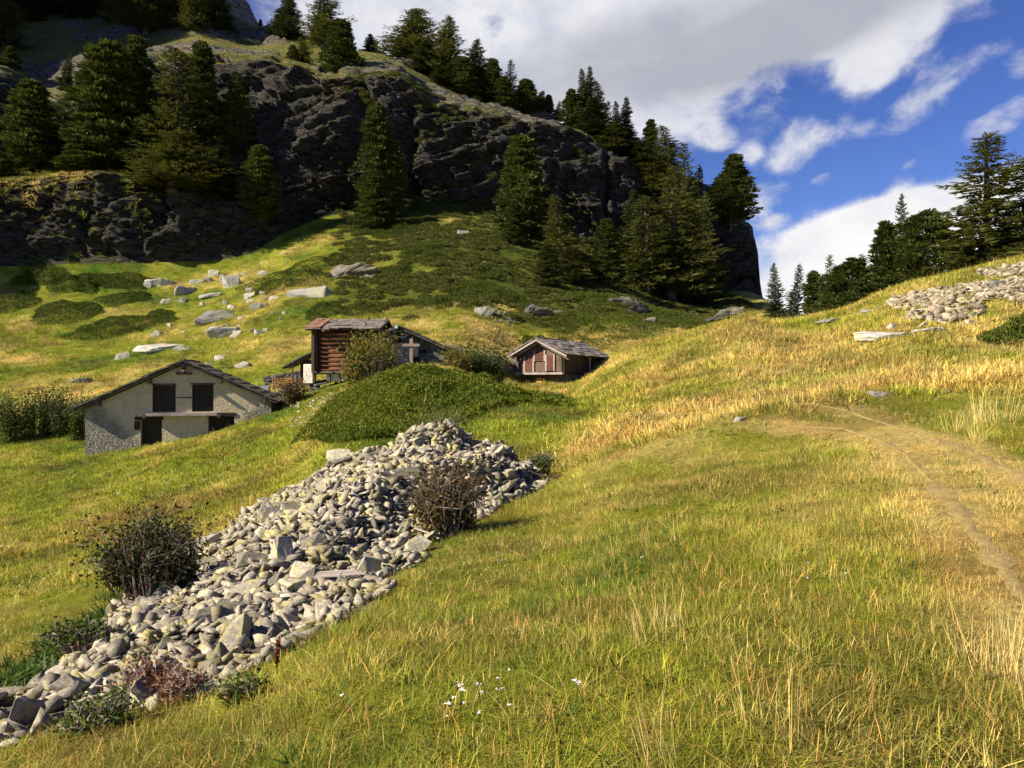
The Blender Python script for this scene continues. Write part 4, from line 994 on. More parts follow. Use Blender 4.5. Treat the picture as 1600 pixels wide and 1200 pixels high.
def rubble(name, X, Y, S, mat, label, cat, lift=.25, tilt=.45):
    n = len(X); Zb = ground(X, Y); Mx = euler_mats(rng.normal(0, tilt, n), rng.normal(0, tilt, n), rng.random(n)*6.283); VV = []; TT = []; RR = []; b = 0
    pick = rng.integers(0, len(SMALLV), n)
    for k in range(n):
        v, t = SMALLV[pick[k]]; v = (v*S[k]*np.array((1.1+.35*(k % 4)/3, .8+.35*(k % 3)/2, 1)))@Mx[k].T+np.array((X[k], Y[k], Zb[k]+S[k]*lift))
        VV.append(v); TT.append(t+b); b += len(v); RR.append(np.full(len(v), rng.random()))
    me = mesh_np(name, np.concatenate(VV), None, np.concatenate(TT), mat, False, {'rnd': ('POINT', 'FLOAT', np.concatenate(RR))})
    return tag(link(name, me), label, cat, kind='stuff')
# small rubble that fills the heap
def in_poly(n, P, marg=0.0):
    x0, y0 = P.min(0)-.4; x1, y1 = P.max(0)+.4; x = x0+(x1-x0)*rng.random(n*3); y = y0+(y1-y0)*rng.random(n*3)
    ok = poly_sd(x, y, P)+.25*vnoise(x*1.3, y*1.3, 3) > marg; return x[ok][:n], y[ok][:n]
x, y = in_poly(15000, HPOLY, .02)
S = .022+.125*rng.random(len(x))**2.4
S = S*(.72+.28*np.clip((y-5)/9, 0, 1))
rubble('rubble', x, y, S, M['rubble'], 'small grey stones filling the long stone heap', 'rubble', .35)
# the larger stones of the heap, each its own object
big = []
named = [(340,880,.26,0,'big pale block at the left edge of the stone heap beside the dog rose'),(365,985,.2,2,'long pale lichen stone low in the front of the heap'),(370,1010,.17,1,'smooth rounded stone just below the long lichen stone'),
         (265,1040,.13,2,'pale flat slab above the rust brown brush'),(215,1110,.12,1,'lichen grey block at the lower right foot of the heap'),(330,1085,.15,2,'long slab at the front foot of the heap'),(30,1150,.16,0,'yellowish block at the bottom left corner'),
         (120,1085,.12,3,'grey block above the weeds near the bottom left'),(440,930,.19,1,'tilted grey stone in the middle of the heap front'),(470,905,.2,3,'upright stone with a dark shaded side in the heap middle'),
         (255,935,.17,3,'lone brown grey block under the dog rose'),(575,905,.18,0,'wide grey block at the front edge of the heap middle'),(650,865,.19,1,'pale stone at the foot of the brown dog rose'),
         (735,682,.17,0,'large squared stone on the very top of the heap'),(560,790,.25,2,'layered slab on the upper heap flank'),(790,770,.28,2,'broad stacked slab near the right end of the heap'),(500,860,.19,1,'lichen spotted stone half way up the heap')]
for (u, v, s, k, lab) in named:
    x_, y_, z_ = hit(u, v); big.append((x_, y_, s, k, lab))
tries = 0
while len(big) < 292 and tries < 60000:
    tries += 1
    x_ = -6.9+8.0*rng.random(); y_ = 4.8+14.6*rng.random()
    if len(big) % 3 and y_ > 12 and rng.random() < .25: continue
    s = float(np.clip(.075+.065*rng.gamma(1.1), .08, .27))*(.50+.5*min(1, max(0, (y_-4.5)/9)))
    sd_ = float(poly_sd(np.array([x_]), np.array([y_]), HPOLY)[0])
    if sd_ < .02: continue
    if all((x_-q[0])**2+(y_-q[1])**2 > (.66*(s+q[2]))**2 for q in big): big.append((x_, y_, s, None, None))
GS = 'larger stones of the long stone heap'
for i, (x_, y_, s, k, lab) in enumerate(big):
    me = ROCK[(k if k is not None else i) % 16]
    o = link('heap_stone', me); z_ = gz(x_, y_)
    o.location = (x_, y_, z_+s*.22); o.scale = (s*(1.05+.45*rng.random()), s*(.8+.4*rng.random()), s*(.85+.4*rng.random()))
    o.rotation_euler = (rng.normal(.10, .45), rng.normal(-.15, .45), rng.normal(.5, 1.2))
    tag(o, lab or 'one of the grey lichen spotted stones lying across the long heap', 'stone', GS)
# splintered planks in the heap
for (u, v, L_, rz, lab) in [(520,915,.9,-.35,'weathered plank lying among the stones low in the heap'),(345,905,.5,.6,'splintered brown board beside the big pale block'),(665,845,.6,2.3,'dead grey branch lying below the brown dog rose')]:
    x_, y_, z_ = hit(u, v); b_ = MB()
    for q in range(3): b_.obox((0, q*.035-.03, .01*q), (L_*(1-.18*q), .032, .018), (0, .03*q, .05*q))
    o = b_.build('plank', M['greywood']); o.location = (x_, y_, z_+.12); o.rotation_euler = (.15, -.15, rz); tag(o, lab, 'plank')
# boulders on the slopes
def boulder(u, v, wpx, hpx, lab, mats=BOUL, k=0, grp='boulders scattered on the slope', cat='boulder', rz=None, ymin=0):
    x_, y_, z_ = hit(u, v+hpx*.30, ymin); w = wpx/2/F*y_; h = hpx/F*y_
    o = link('boulder', mats[k % len(mats)]); fl = max(abs(q.co.z) for q in o.data.vertices)
    o.scale = (w*1.2, w*.9, h/2/fl*1.9); o.location = (x_, y_+.2*w, z_-h*.12); o.rotation_euler = (rng.normal(-.1, .14), rng.normal(0, .12), rng.normal(0, .3) if rz is None else rz)
    return tag(o, lab, cat, grp)
for i, (u, v, w, h, lab) in enumerate([
 (487,457,62,16,'long pale flat boulder above the log barn, right of the others'),(337,494,56,20,'big grey slab in the middle of the boulder field'),(352,519,52,14,'pale flat topped boulder below the big grey slab'),
 (243,544,56,15,'smooth leaf shaped grey boulder left above the white house'),(189,557,20,12,'small yellowish stone left of the leaf shaped boulder'),(284,544,26,7,'thin flat stone right of the leaf shaped boulder'),
 (126,595,32,10,'blue white boulder alone in the grass above the bushes'),(361,442,28,17,'grey tilted slab against the big dark juniper'),(333,427,16,11,'grey block highest in the boulder field'),
 (325,437,14,10,'split white stone below the highest grey block'),(367,433,18,8,'flat white stone leaning on the tilted slab'),(412,426,17,7,'white sliver stone on the upper edge of the dark juniper'),
 (287,455,36,11,'brown grey flat rock in the left of the boulder field'),(325,462,32,8,'low grey slab beside the brown grey flat rock'),(258,471,15,8,'small pale stone lowest left of the brown rock group'),
 (285,469,16,7,'little grey stone under the brown grey flat rock'),(315,476,7,8,'small upright white stone alone above the big grey slab'),(352,474,8,10,'pointed white stone in the grass right of centre'),
 (398,480,16,14,'white jagged block under the big juniper'),(413,477,14,7,'narrow stone leaning right of the jagged block'),(392,461,18,8,'grey stone at the lower juniper edge'),(428,466,19,7,'flat stone between juniper and long pale boulder'),
 (416,516,9,7,'small white stone left of the log barn roof'),(341,560,13,10,'white cube like stone above the house roof'),(325,570,11,8,'grey stone just above the house roof ridge'),(380,571,26,7,'thin dark slab right above the house roof'),
 (250,443,44,12,'row of broken grey rock under the upper juniper'),(232,446,16,7,'small rock at the left end of the broken row'),(305,441,18,7,'small rock at the right end of the broken row'),(396,516,10,6,'round stone near the pale flat topped boulder'),
 (725,365,18,11,'lone white boulder high on the shaded heath'),(757,487,30,17,'grey boulder beside the small rubble bank'),(300,452,14,8,'wedge stone beside the brown grey flat rock'),
 (377,497,9,6,'small stone right of the big grey slab'),(365,525,14,6,'broken piece at the right end of the flat topped boulder'),(438,497,7,6,'small bright stone left above the barn'),
]): boulder(u, v, w, h, lab, BOUL, i)
for i, (u, v, w, h, lab) in enumerate([
 (1377,616,28,9,'white flat stone in the tall straw on the right'),(1157,655,18,8,'small pale stone in the meadow centre right'),(1392,524,74,12,'long grey ledge of rock at the foot of the rubble hill'),(1453,516,50,9,'second grey ledge right of the long one'),
 (1560,446,22,15,'big squared boulder on top of the rubble hill'),(1397,510,20,9,'pale stone above the long ledge'),(1445,508,18,8,'twin stone right of the pale one above the ledge'),(1520,504,22,7,'white stone at the lower rubble edge'),
 (1545,460,30,9,'flat stone below the big squared boulder'),(1480,612,16,5,'low stone half hidden in straw right of the white flat stone'),(1357,486,20,6,'flat stone on the grassy shoulder left of the rubble'),
 (1305,500,44,5,'thin long stone on the grassy shoulder'),(1505,507,12,6,'small stone left of the white one at the rubble edge'),(1590,500,16,7,'stone above the bright juniper at the right edge')]):
    boulder(u, v, w, h, lab, BOUL, i+3, 'stones of the right-hand hill')
for i, (u, v, w, h, lab) in enumerate([(1142,488,34,20,'dark boulder on the crest below the rock pillar'),(1112,503,44,11,'dark sloping rock left of the crest boulder'),(992,482,44,26,'dark craggy rock bank above the wide juniper'),(970,470,40,22,'left part of the dark craggy bank'),
    (838,487,44,24,'brown crag above the small barn on the heath'),(866,490,26,14,'right shoulder of the brown crag'),(552,424,62,22,'brown outcrop on the slope above the log barn'),(575,432,30,12,'lower step of the brown outcrop'),(1010,500,26,10,'dark rock at the lower end of the craggy bank')]):
    boulder(u, v, w, h, lab, DARK, i, 'dark rocks on the far slope')
k_ = 0
while k_ < 26:
    u_ = rng.uniform(235, 450); v_ = rng.uniform(425, 525)
    if vnoise(u_*.03, v_*.05, 4) < -.25: continue
    w_ = rng.uniform(5, 13); boulder(u_, v_, w_, w_*rng.uniform(.4, .8), 'one of the many small pale stones lying loose between the boulders', BOUL, k_, 'small stones of the boulder field', 'stone'); k_ += 1
k_ = 0
while k_ < 14:
    u_ = rng.uniform(560, 930); v_ = rng.uniform(352, 478); w_ = rng.uniform(28, 75)
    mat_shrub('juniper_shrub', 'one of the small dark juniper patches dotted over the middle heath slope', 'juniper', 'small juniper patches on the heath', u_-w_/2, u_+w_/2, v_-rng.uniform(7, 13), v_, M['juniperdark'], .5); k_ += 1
# loose scree on the right hill
SCP = np.array([hit(u, v)[:2] for u, v in ((1388,476),(1420,460),(1470,452),(1520,446),(1560,444),(1600,436),(1660,440),(1640,478),(1560,468),(1530,476),(1515,494),(1480,507),(1430,500),(1425,484))])
x, y = in_poly(1500, SCP, -.15); rubble('scree', x, y, .06+.20*rng.random(len(x))**1.7, M['scree'], 'pale loose rubble spread over the right-hand hill', 'rubble', .3, .3)
SCP2 = np.array([hit(u, v)[:2] for u, v in ((1530,430),(1560,420),(1640,414),(1640,428),(1560,434))]); x, y = in_poly(300, SCP2, -.1)
rubble('scree', x, y, .07+.22*rng.random(len(x))**1.7, M['scree'], 'pale rubble along the crest of the right-hand hill', 'rubble', .3, .3)
for poly, n, s0, s1, lab in [(((458,655),(475,640),(492,628),(515,618),(535,616),(520,640),(492,652)), 260, .05, .17, 'white grey stones piled at the left end of the green knoll'),
    (((570,585),(600,574),(640,566),(646,574),(610,584),(575,594)), 90, .05, .12, 'line of small white stones below the wooden cross'),
    (((757,487),(790,490),(806,502),(790,508),(770,500)), 110, .08, .2, 'grey rubble below the boulder on the heath'),
    (((430,632),(462,624),(480,632),(450,642)), 50, .06, .16, 'scattered pale stones beside the house corner'),
    (((965,490),(1010,505),(1030,520),(1000,525),(975,505)), 60, .08, .2, 'dark rubble at the foot of the craggy bank')]:
    Pq = np.array([hit(u, v)[:2] for u, v in poly]); x, y = in_poly(n, Pq, -.3)
    if len(x): rubble('rubble', x, y, s0+(s1-s0)*rng.random(len(x))**1.5, M['rubble'], lab, 'rubble', .3, .35)

# ------------------------------------------------------------------ dry stone walls
def dry_wall(label, pts, h, mat, n, dep=.5, s=(.14, .4)):
    """stacked flat stones along world points (x, y), one mesh"""
    P = np.array(pts); seg = np.r_[0, np.cumsum(np.hypot(*np.diff(P, axis=0).T))]; b_ = MB(); x0, y0 = P[0]; z0 = gz(x0, y0)
    lay = max(3, int(h/.13))
    for l in range(lay):
        t = 0
        while t < seg[-1]:
            w = s[0]+(s[1]-s[0])*rng.random(); x = np.interp(t+w/2, seg, P[:, 0]); y = np.interp(t+w/2, seg, P[:, 1])
            if l < lay*(.65+.35*(vnoise(t*.8, l*.1, 3)*.5+.5)+.1):
                b_.obox((x-x0, y-y0+rng.normal(0, .05), gz(x, y)-z0+l*h/lay+.02), (w*1.04, dep*(.8+.4*rng.random()), h/lay*(.8+.4*rng.random())), (rng.normal(0, .06), rng.normal(0, .07), rng.normal(0, .15)))
            t += w*.98
    o = b_.build('dry_stone_wall', mat, bevel=.015); o.location = (x0, y0, z0); return tag(o, label, 'stone wall')
dry_wall('dark dry stone wall behind the green bush, between the hut and the brown barn', [at(u, Y)[:2] for u, Y in ((690,55.5),(730,55),(770,57),(800,60),(815,62))], 1.0, M['wallstone'], 0, .6, (.25, .7))
dry_wall('low dry stone wall under the firewood stack', [at(u, Y)[:2] for u, Y in ((405,47.6),(430,47.6),(456,47.6))], .66, M['wallstone'], 0, .5)
dry_wall('dark half buried wall in the slope above the firewood', [at(u, Y)[:2] for u, Y in ((414,54),(445,54),(480,54))], .6, M['wallstone'], 0, .6, (.25, .6))

# ------------------------------------------------------------------ buildings
def slab_roof(b_, p0, p1, d0, d1, th, nx, ny, lift=.02, jit=.04):
    """stone slabs between the eave p0->p1 and the ridge d0->d1 (world-free local corner points)"""
    p0, p1, d0, d1 = (Vector(q) for q in (p0, p1, d0, d1)); nrm = (p1-p0).cross(d0-p0).normalized()
    if nrm.z < 0: nrm = -nrm
    ex = (p1-p0).normalized(); ey = (d0-p0).normalized(); L_ = (p1-p0).length; D_ = (d0-p0).length
    Mx = Matrix((ex, ey, nrm)).transposed()
    for j in range(ny):
        i = 0; x = 0
        while x < L_-.02:
            w = L_/nx*(.7+.6*rng.random()); w = min(w, L_-x); c0 = p0+ex*(x+w/2)+ey*(D_*(j+.5)/ny)
            q = D_/ny*1.35; tl = math.atan2(th*1.2, q)
            Rm = Mx@Euler((-tl*.6+rng.normal(0, .015), rng.normal(0, .02), rng.normal(0, .04))).to_matrix()
            c = c0+nrm*(th*.9+lift*rng.random()); P = []
            ww, qq = w*1.0/2, q/2*(1+.12*rng.random())
            for sz in (-1, 1):
                for sx_, sy in ((-1,-1),(1,-1),(1,1),(-1,1)):
                    P.append(c+Rm@Vector((sx_*ww*(1-.05*rng.random()), sy*qq+(-.06*rng.random() if sy < 0 else 0), sz*th/2)))
            b_.add(P, [(0,3,2,1),(4,5,6,7),(0,1,5,4),(1,2,6,5),(2,3,7,6),(3,0,4,7)]); x += w
# --- limewashed house on the left
def white_house():
    Y = 43.0; k = Y/F; x0 = (281-800)*k; zb = -3.95
    def lx(u): return (u-800)*k-x0
    def lz(v): return (600-v)*k-zb
    e = empty('stone_house', (x0, Y, zb), R_(11)); tag(e, 'limewashed stone house with two dark shuttered windows and low gabled slab roof', 'house')
    ap, el_, er = (lx(288), lz(568)), (lx(136), lz(640)), (lx(423), lz(629))
    wl, wr = lx(145), lx(418)
    def roofz(x): return ap[1]+(x-ap[0])*((el_[1]-ap[1])/(el_[0]-ap[0]) if x < ap[0] else (er[1]-ap[1])/(er[0]-ap[0]))
    outer = [(wl, 0), (wr, 0), (wr, roofz(wr)-.05), (ap[0], ap[1]-.05), (wl, roofz(wl)-.05)]
    def rect(u0, u1, v0, v1): return [(lx(u0), lz(v0)), (lx(u0), lz(v1)), (lx(u1), lz(v1)), (lx(u1), lz(v0))]
    wins = [(241,275,602,643.5), (299,331,601,643)]; doors = [(224,255,656,698), (323,362,651,690)]
    MB().holed(outer, [rect(*w) for w in wins]+[rect(*d) for d in doors], 0, .55).build('front_wall', M['limewash'], e)
    DP = 3.6
    MB().box(wl, wl+.5, .553, DP, 0, roofz(wl)-.1).build('side_wall', M['limewash'], e)
    MB().box(wr-.5, wr, .553, DP, 0, roofz(wr)-.1).build('side_wall', M['limewash'], e)
    MB().prism([(wl+.503, 0), (wr-.503, 0), (wr-.503, roofz(wr-.5)-.1), (ap[0], ap[1]-.1), (wl+.503, roofz(wl+.5)-.1)], DP-.5, DP-.003).build('back_wall', M['limewash'], e)
    OV = .45; r_ = MB()
    for (a, s) in ((el_, -1), (er, 1)):
        ex = a[0]+.15*s; ez = roofz(ex)
        # board under the slabs, then the slabs
        r_.add([(ex, -OV+.1, ez), (ap[0], -OV+.1, ap[1]), (ap[0], DP+.3, ap[1]), (ex, DP+.3, ez), (ex, -OV+.1, ez+.09), (ap[0], -OV+.1, ap[1]+.09), (ap[0], DP+.3, ap[1]+.09), (ex, DP+.3, ez+.09)],
               [(0,1,2,3),(4,7,6,5),(0,4,5,1),(1,5,6,2),(2,6,7,3),(3,7,4,0)])
        q0, q1, d0, d1 = (ex, -OV, ez+.1), (ex, DP+.4, ez+.1), (ap[0]+.02*s, -OV, ap[1]+.1), (ap[0]+.02*s, DP+.4, ap[1]+.1)
        slab_roof(r_, q0, q1, d0, d1, .085, 9, 9)
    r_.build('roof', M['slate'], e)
    for w in wins:
        s_ = MB(); a0, a1, c0, c1 = lx(w[0]), lx(w[1]), lz(w[3]), lz(w[2]); m_ = (a0+a1)/2
        for x in np.linspace(a0, a1, 7)[:-1]: s_.box(x+.006, x+(a1-a0)/6-.006, .10, .15, c0, c1)
        sh = s_.build('shutter', M['shutter'], e)
        MB().box(a0-.06, a1+.06, -.03, .10, c1+.002, c1+.10).build('lintel', M['beam'], e)
        h_ = MB()
        for z in (c0+.25, c1-.25): h_.box(a0+.05, a1-.05, .07, .098, z-.05, z+.05)
        h_.build('crosspiece', M['shutter'], sh)
    for d in doors:
        s_ = MB(); a0, a1, c0, c1 = lx(d[0]), lx(d[1]), lz(d[3]), lz(d[2])
        for x in np.linspace(a0, a1, 6)[:-1]: s_.box(x+.006, x+(a1-a0)/5-.006, .28, .33, c0, c1)
        s_.build('door', M['shutter'], e)
        MB().box(a0-(.3 if d[0] < 300 else .1), a1+.08, -.04, .14, c1+.002, c1+.2).build('lintel', M['shutter'], e)
    MB().box(lx(215), lx(224)-.003, -.02, .1, lz(671), lz(657)).build('shutter', M['shutter'], e)
    MB().box(lx(234), lx(338), -.42, -.003, lz(649.5), lz(645.5)).build('ledge', M['greywood'], e)
    lg = MB()
    for u in (232, 341): lg.tube((lx(u), -.5, lz(650)), (lx(u), .1, lz(650)), .10, .10, 10)
    lg.build('ledge_beam', M['beam'], e)
    MB().box(lx(275)+.01, lx(299)-.01, -.05, -.003, lz(622.2), lz(620.4)).build('shutter_bar', M['beam'], e)
    for u in (288, 238, 341, 408, 165):
        x = lx(u); z = roofz(x)-.14 if u != 288 else ap[1]-.16
        MB().tube((x, -OV+.1, z), (x, .6, z), .13, .13, 10).build('purlin', M['beam'], e)
    b_ = MB(); b_.box(ap[0]-.42, ap[0]+.42, -.12, -.003, ap[1]-.62, ap[1]-.50); b_.obox((ap[0], -.3, ap[1]-.40), (.18, .55, .14), (.5, 0, 0)); b_.build('ridge_bracket', M['beam'], e)
    return e
white_house()
# --- log barn with slab roof
def log_barn():
    Y = 47.0; k = Y/F; x0 = (541-800)*k; zb = gz(x0, Y)-.15
    def lx(u): return (u-800)*k-x0
    def lz(v): return (600-v)*k-zb
    e = empty('log_barn', (x0, Y, zb)); tag(e, 'sunburnt orange brown log barn raised on stone footings with pale slab roof', 'barn')
    w0, w1 = lx(490), lx(602); zf, zt = lz(580), lz(518); DP = 4.6
    lg = MB(); n = 9; dz = (zt-zf)/n
    for i in range(n): lg.tube((w0-.12, .10, zf+dz*(i+.5)), (w1+.1, .10, zf+dz*(i+.5)), dz*.54, dz*.52, 10)
    lg.build('log_wall', M['log'], e, True)
    for nm, x in (('side_wall', w0+.15), ('side_wall', w1-.15)):
        s_ = MB()
        for i in range(n): s_.tube((x, -.28, zf+dz*(i+1.0)), (x, DP, zf+dz*(i+1.0)), dz*.5, dz*.5, 10)
        s_.build(nm, M['logdark'], e, True)
    MB().box(w0, w1, DP-.2, DP, zf, zt+.4).build('back_wall', M['logdark'], e)
    MB().box(w0-.05, w0+.12, -.34, -.12, zf-.1, zt+.05).build('corner_post', M['logdark'], e)
    fl = MB(); fl.tube((w0-.45, -.12, zf-.10), (w1+.2, -.12, zf-.10), .10, .10, 8)
    for q in np.linspace(w0+.2, w1-.2, 5): fl.tube((q, -.35, zf-.06), (q, DP, zf-.06), .08, .08, 8)
    fl.build('floor_beam', M['beam'], e)
    st = MB(); st.box(w0-.55, w0+.02, -.25, .35, zf-.75, zf+.42); st.build('stone_pillar', M['white'], e, bevel=.03)
    st = MB(); st.box(lx(508), lx(540), .25, .75, zf-.62, zf-.13); st.build('foundation', M['white'], e, bevel=.03)
    st = MB(); st.box(lx(484), lx(497), -.1, .5, -.6, zf-.76); st.box(w1-.8, w1, .1, .8, -.5, zf-.12); st.build('stone_plinth', M['rubblewall'], e, bevel=.03)
    for u in (516, 532): MB().tube((lx(u), -.05, zf-.72), (lx(u), -.05, zf-.1), .07, .06, 8).build('prop', M['logdark'], e)
    pk = MB()
    for q in range(4): pk.box(lx(506), lx(538), .0, .22, zf-.98-q*.14, zf-.86-q*.14)
    pk.build('plank_stack', M['logdark'], e)
    MB().tube((lx(496), -.7, -.05), (lx(511), -.1, zf-.72), .06, .05, 8).build('leaning_pole', M['greywood'], e)
    # roof : the slope towards the camera and the one behind
    ez, rz = lz(517.5), (600-503.0)/F*(Y+2.3)-zb; a, b_ = lx(481), lx(598); r_ = MB()
    for (y0, z0) in ((-.6, ez), (5.2, ez)):
        r_.add([(a, y0, z0), (b_, y0, z0), (b_, 2.3, rz), (a, 2.3, rz), (a, y0, z0+.06), (b_, y0, z0+.06), (b_, 2.3, rz+.06), (a, 2.3, rz+.06)], [(0,3,2,1),(4,5,6,7),(0,1,5,4),(1,2,6,5),(2,3,7,6),(3,0,4,7)])
    r_.build('roof_boards', M['logdark'], e)
    r_ = MB(); slab_roof(r_, (a, -.72, ez+.03), (b_, -.72, ez+.03), (a, 2.3, rz+.06), (b_, 2.3, rz+.06), .06, 7, 6, .05)
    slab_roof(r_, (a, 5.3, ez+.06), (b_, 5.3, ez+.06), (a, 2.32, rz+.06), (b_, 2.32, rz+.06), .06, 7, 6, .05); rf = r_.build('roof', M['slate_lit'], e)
    r_ = MB(); slab_roof(r_, (a-.02, -.74, ez+.10), (a+.95, -.74, ez+.10), (a, 2.2, rz+.13), (a+.95, 2.2, rz+.13), .05, 2, 7, .04); r_.build('rusty_slabs', M['rust'], rf)
    for x in (a+.1, b_-.1): MB().tube((x, 2.3, rz), (x, 2.3, rz+.38), .07, .03, 7).build('ridge_peg', M['door'], e)
    return e
log_barn()
# --- grey hut joined on the right
def stone_hut():
    Y = 49.5; k = Y/F; x0 = (650-800)*k; zb = gz(x0, Y)-.3
    def lx(u): return (u-800)*k-x0
    def lz(v): return (600-v)*k-zb
    e = empty('stone_hut', (x0, Y, zb)); tag(e, 'dark gabled stone hut behind the wooden cross, joined to the log barn', 'hut')
    ap, er, el_ = (lx(625), lz(514)), (lx(699), lz(547)), (lx(600), lz(524)); wl, wr = lx(603), lx(696); DP = 6
    def roofz(x): return ap[1]+(x-ap[0])*((el_[1]-ap[1])/(el_[0]-ap[0]) if x < ap[0] else (er[1]-ap[1])/(er[0]-ap[0]))
    def rect(u0, u1, v0, v1): return [(lx(u0), lz(v0)), (lx(u0), lz(v1)), (lx(u1), lz(v1)), (lx(u1), lz(v0))]
    holes = [rect(615,627,527,535), rect(655,667,546,552), rect(641,656,558.5,573)]
    MB().holed([(wl, 0), (wr, 0), (wr, roofz(wr)-.03), (ap[0], ap[1]-.03), (wl, roofz(wl)-.03)], holes, 0, .5).build('front_wall', M['rubblewall'], e)
    MB().box(wr-.45, wr, .503, DP, 0, roofz(wr)-.1).build('side_wall', M['rubblewall'], e)
    MB().box(wl, wl+.45, .503, DP, 0, roofz(wl)-.1).build('side_wall', M['rubblewall'], e)
    MB().box(lx(631), lx(640), -.03, -.003, lz(571), lz(535)).build('plaster_patch', M['plaster'], e)
    MB().box(lx(640)+.003, lx(653.5), -.03, -.003, lz(557), lz(535)).build('plaster_patch', M['plaster'], e)
    MB().box(lx(614), lx(630.5), -.025, -.003, lz(571), lz(537)).build('plaster_patch', M['plaster'], e)
    for hq in holes:
        (a0, c1), (_, c0), (a1, _), _ = hq; MB().box(a0, a1, .2, .26, c0, c1).build('door' if c0 < .8 else 'window', M['shutter'], e)
    r_ = MB(); OV = .7
    for (a, s) in ((el_, -1), (er, 1)):
        ex = a[0]+.12*s; ez = roofz(ex)
        r_.add([(ex, -OV, ez), (ap[0], -OV, ap[1]), (ap[0], DP, ap[1]), (ex, DP, ez), (ex, -OV, ez+.1), (ap[0], -OV, ap[1]+.1), (ap[0], DP, ap[1]+.1), (ex, DP, ez+.1)], [(0,1,2,3),(4,7,6,5),(0,4,5,1),(1,5,6,2),(2,6,7,3),(3,7,4,0)])
        slab_roof(r_, (ex, -OV-.05, ez+.1), (ex, DP, ez+.1), (ap[0], -OV-.05, ap[1]+.1), (ap[0], DP, ap[1]+.1), .07, 7, 6)
    r_.build('roof', M['slate'], e)
    f_ = MB(); ex = el_[0]-.1; f_.add([(ex, -OV-.13, roofz(ex)+.0), (ap[0], -OV-.13, ap[1]+.0), (ap[0], -OV-.06, ap[1]+.0), (ex, -OV-.06, roofz(ex)), (ex, -OV-.13, roofz(ex)+.17), (ap[0], -OV-.13, ap[1]+.17), (ap[0], -OV-.06, ap[1]+.17), (ex, -OV-.06, roofz(ex)+.17)],
          [(0,1,2,3),(4,7,6,5),(0,4,5,1),(1,5,6,2),(2,6,7,3),(3,7,4,0)]); f_.build('barge_board', M['whiteframe'], e)
    pv = MB(); c = (lx(626), -.32, lz(523)); pv.obox(c, (.72, .05, .36), (-.35, .06, 0)); p_ = pv.build('panel', M['glass'], e)
    fr = MB()
    for dx, dz, sx_, sz in ((0,.19,.80,.05),(0,-.19,.80,.05),(-.38,0,.05,.36),(.38,0,.05,.36)):
        q = Euler((-.35, .06, 0)).to_matrix()@Vector((dx, -.02, dz)); fr.obox(Vector(c)+q, (sx_, .06, sz), (-.35, .06, 0))
    fr.build('frame', M['whiteframe'], p_)
    return e
stone_hut()
